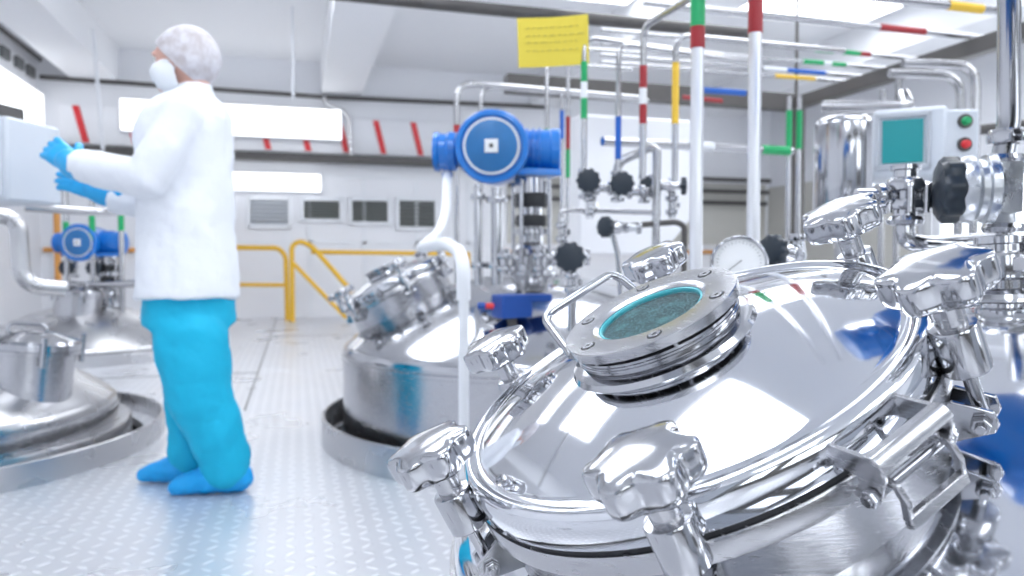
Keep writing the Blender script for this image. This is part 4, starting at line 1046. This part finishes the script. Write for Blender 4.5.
anN = W(0, 0)*0 + G(222, 2.56, .08); anF = G(187, 2.68, .08)
seg_(body, [hipN, knN, anN], [.070, .052, .036]); seg_(body, [hipF, knF, anF], [.070, .052, .036])
for an, side in ((anN, -1), (anF, 1)):
    fd_ = (FR - FH*.22).normalized() if side == -1 else (FR-FH*.05).normalized()
    seg_(body, [an+FR*-.02+Vector((0, 0, -.042)), an+fd_*.10+Vector((0, 0, -.048)), an+fd_*.145+Vector((0, 0, -.056))], [.030, .027, .020])
person = fuse('person', body, M['skin'], None, .0075, 3)
tag(person, 'person in white lab coat, cyan trousers, mask and hair net reaching to the control box', 'person')
def clothes(name, mb, m, vox, sm=5): return fuse(name, mb, m, person, vox, sm)
coat = MB()
loft(coat, [(197, 83, 14, .060, 0), (194, 90, 17, .066, 0), (190, 97, 22, .085, 0), (191, 105, 32, .15, 0), (189, 116, 38, .185, 0), (185, 135, 43, .185, 0), (185, 160, 44, .172, 0), (186, 190, 43, .160, 0), (187, 225, 43.5, .165, 0), (188, 262, 45, .18, 0), (189, 298, 46, .19, 0)], 2.4)
cN = wrN + (elN-wrN)*.02; cF = wrF + (elF-wrF)*.02
seg_(coat, [shN+Vector((0, 0, -.01)), elN, wrN+(elN-wrN)*.5, wrN+(elN-wrN)*.04], [.070, .066, .062, .056], ends=(1, 0)); seg_(coat, [shF, elF+Vector((0, 0, -.01)), wrF+(elF-wrF)*.5+Vector((0, 0, -.012)), wrF+(elF-wrF)*.04+Vector((0, 0, -.014))], [.070, .064, .062, .056], ends=(1, 0))
def folds(o, size, strength):
    tx = bpy.data.textures.new('folds', 'CLOUDS'); tx.noise_scale = size; tx.noise_depth = 2
    md = o.modifiers.new('folds', 'DISPLACE'); md.texture = tx; md.strength = strength; md.mid_level = .5; md.texture_coords = 'LOCAL'
folds(clothes('lab_coat', coat, M['coat'], .011, 4), .13, .028)
# collar and pocket
pk = MB(); pk.box((.002, .10, .11), T(*W(184, 235, -.168)) @ HR @ Matrix.Rotation(PI/2, 4, 'Z'))
tr = MB()
loft(tr, [(190, 285, 39, .155, 0), (190, 300, 41, .158, 0), (191, 325, 42, .165, 0)])
seg_(tr, [W(199, 335, -.065), W(208, 390, -.07), anN+Vector((0, 0, .05)), anN+Vector((0, 0, .015))], [.122, .110, .086, .084], 6, 24, (1, 1))
seg_(tr, [W(181, 332, .075), W(180, 385, .09), anF+Vector((0, 0, .05)), anF+Vector((0, 0, .015))], [.120, .094, .074, .072], 6, 24, (1, 1))
folds(clothes('trousers', tr, M['trouser'], .011, 4), .10, .024)
for an, side in ((anN, -1), (anF, 1)):
    s = MB(); fd_ = (FR - FH*.22).normalized() if side == -1 else (FR-FH*.05).normalized()
    seg_(s, [an-fd_*.045+Vector((0, 0, -.030)), an+fd_*.06+Vector((0, 0, -.030)), an+fd_*.125+Vector((0, 0, -.044)), an+fd_*.16+Vector((0, 0, -.052))], [.050, .048, .036, .026])
    seg_(s, [an+Vector((0, 0, .0)), an+Vector((0, 0, .03))], [.058, .060])
    # flat sole
    for i, v in enumerate(s.v): s.v[i] = (v[0], v[1], max(v[2], .004))
    folds(clothes('shoe_cover', s, M['shoe'], .007, 3), .03, .012)
for wr, hd_, el, ts in ((wrN, hN, elN, 1), (wrF, hF, elF, -1)):
    g = MB(); hand(g, wr, hd_, -FH*.9+Vector((0, 0, .45)), .205 if ts == 1 else .195, .14, 1)
    # slightly thicker than the skin
    seg_(g, [wr+(el-wr).normalized()*.06, wr, wr+Vector(hd_).normalized()*.03], [.050, .044, .038])
    o = clothes('glove', g, M['glove'], .005, 2)
    dm_ = o.modifiers.new('thick', 'DISPLACE'); dm_.strength = .004; dm_.mid_level = 0
mk = MB()
rg = []
for z, f, w in ((-.006, .086, .062), (-.014, .104, .069), (-.03, .117, .073), (-.055, .114, .074), (-.085, .100, .066), (-.110, .076, .045)):
    ring = []
    for k in range(24):
        t = PI*(-.5)+PI*k/23; ring.append(hp_(.012+(f-.012)*math.cos(t)**.75 if math.cos(t) > 1e-6 else .012, w*1.08*math.sin(t), z))
    for k in range(23, -1, -1):
        t = PI*(-.5)+PI*k/23; ring.append(hp_(.006+(f-.012)*math.cos(t)**.75 if math.cos(t) > 1e-6 else .006, w*1.04*math.sin(t), z))
    rg.append(ring)
mk.rings(rg)
mo_ = obj('face_mask', mk, 'mask', person, ang=70)
st_ = MB()
for sy in (-1, 1):
    for z in (.004, -.085): st_.tube([hp_(.02, sy*.072, z), hp_(-.012, sy*.082, -.012)], .0015, 6)
obj('mask_straps', st_, 'white', mo_)
hn = MB()
rows = []
for k in range(15):
    ph = k/14*PI*.58
    ring = []
    for j in range(36):
        t = 2*PI*j/36; puff = 1+.035*math.sin(9*t)*math.sin(ph*2)
        x = math.cos(t)*math.sin(ph+.02)*.112*puff; y = math.sin(t)*math.sin(ph+.02)*.093*puff; z = math.cos(ph)*.118
        q = Vector((x, y, z)); q.rotate(Matrix.Rotation(R(-53), 3, 'Y')); ring.append(HT @ (q+Vector((-.012, 0, .0))))
    rows.append(ring)
rows.append([HT @ (HT.inverted() @ p*.0 + (HT.inverted() @ p)*.93) for p in rows[-1]])
hn.rings(rows)
obj('hair_net', hn, M['hairnet'], person, ang=80)
for sy in (-1, 1):
    e = MB(); ball(e, hp_(.075, sy*.031, .010), .0125); eo = obj('eye', e, 'eyew', person, ang=80)
    e = MB(); ball(e, hp_(.0845, sy*.031, .009), .0055); obj('iris', e, 'eyed', eo, ang=80)

# ------------------------------------------------------------------ world, colour
w = bpy.data.worlds.new('world'); SC.world = w; w.use_nodes = True
w.node_tree.nodes['Background'].inputs[0].default_value = (.85, .92, 1, 1); w.node_tree.nodes['Background'].inputs[1].default_value = .6
SC.view_settings.view_transform = 'Standard'; SC.view_settings.look = 'None'; SC.view_settings.gamma = 1; SC.view_settings.use_curve_mapping = False
SC.view_settings.exposure = -.58
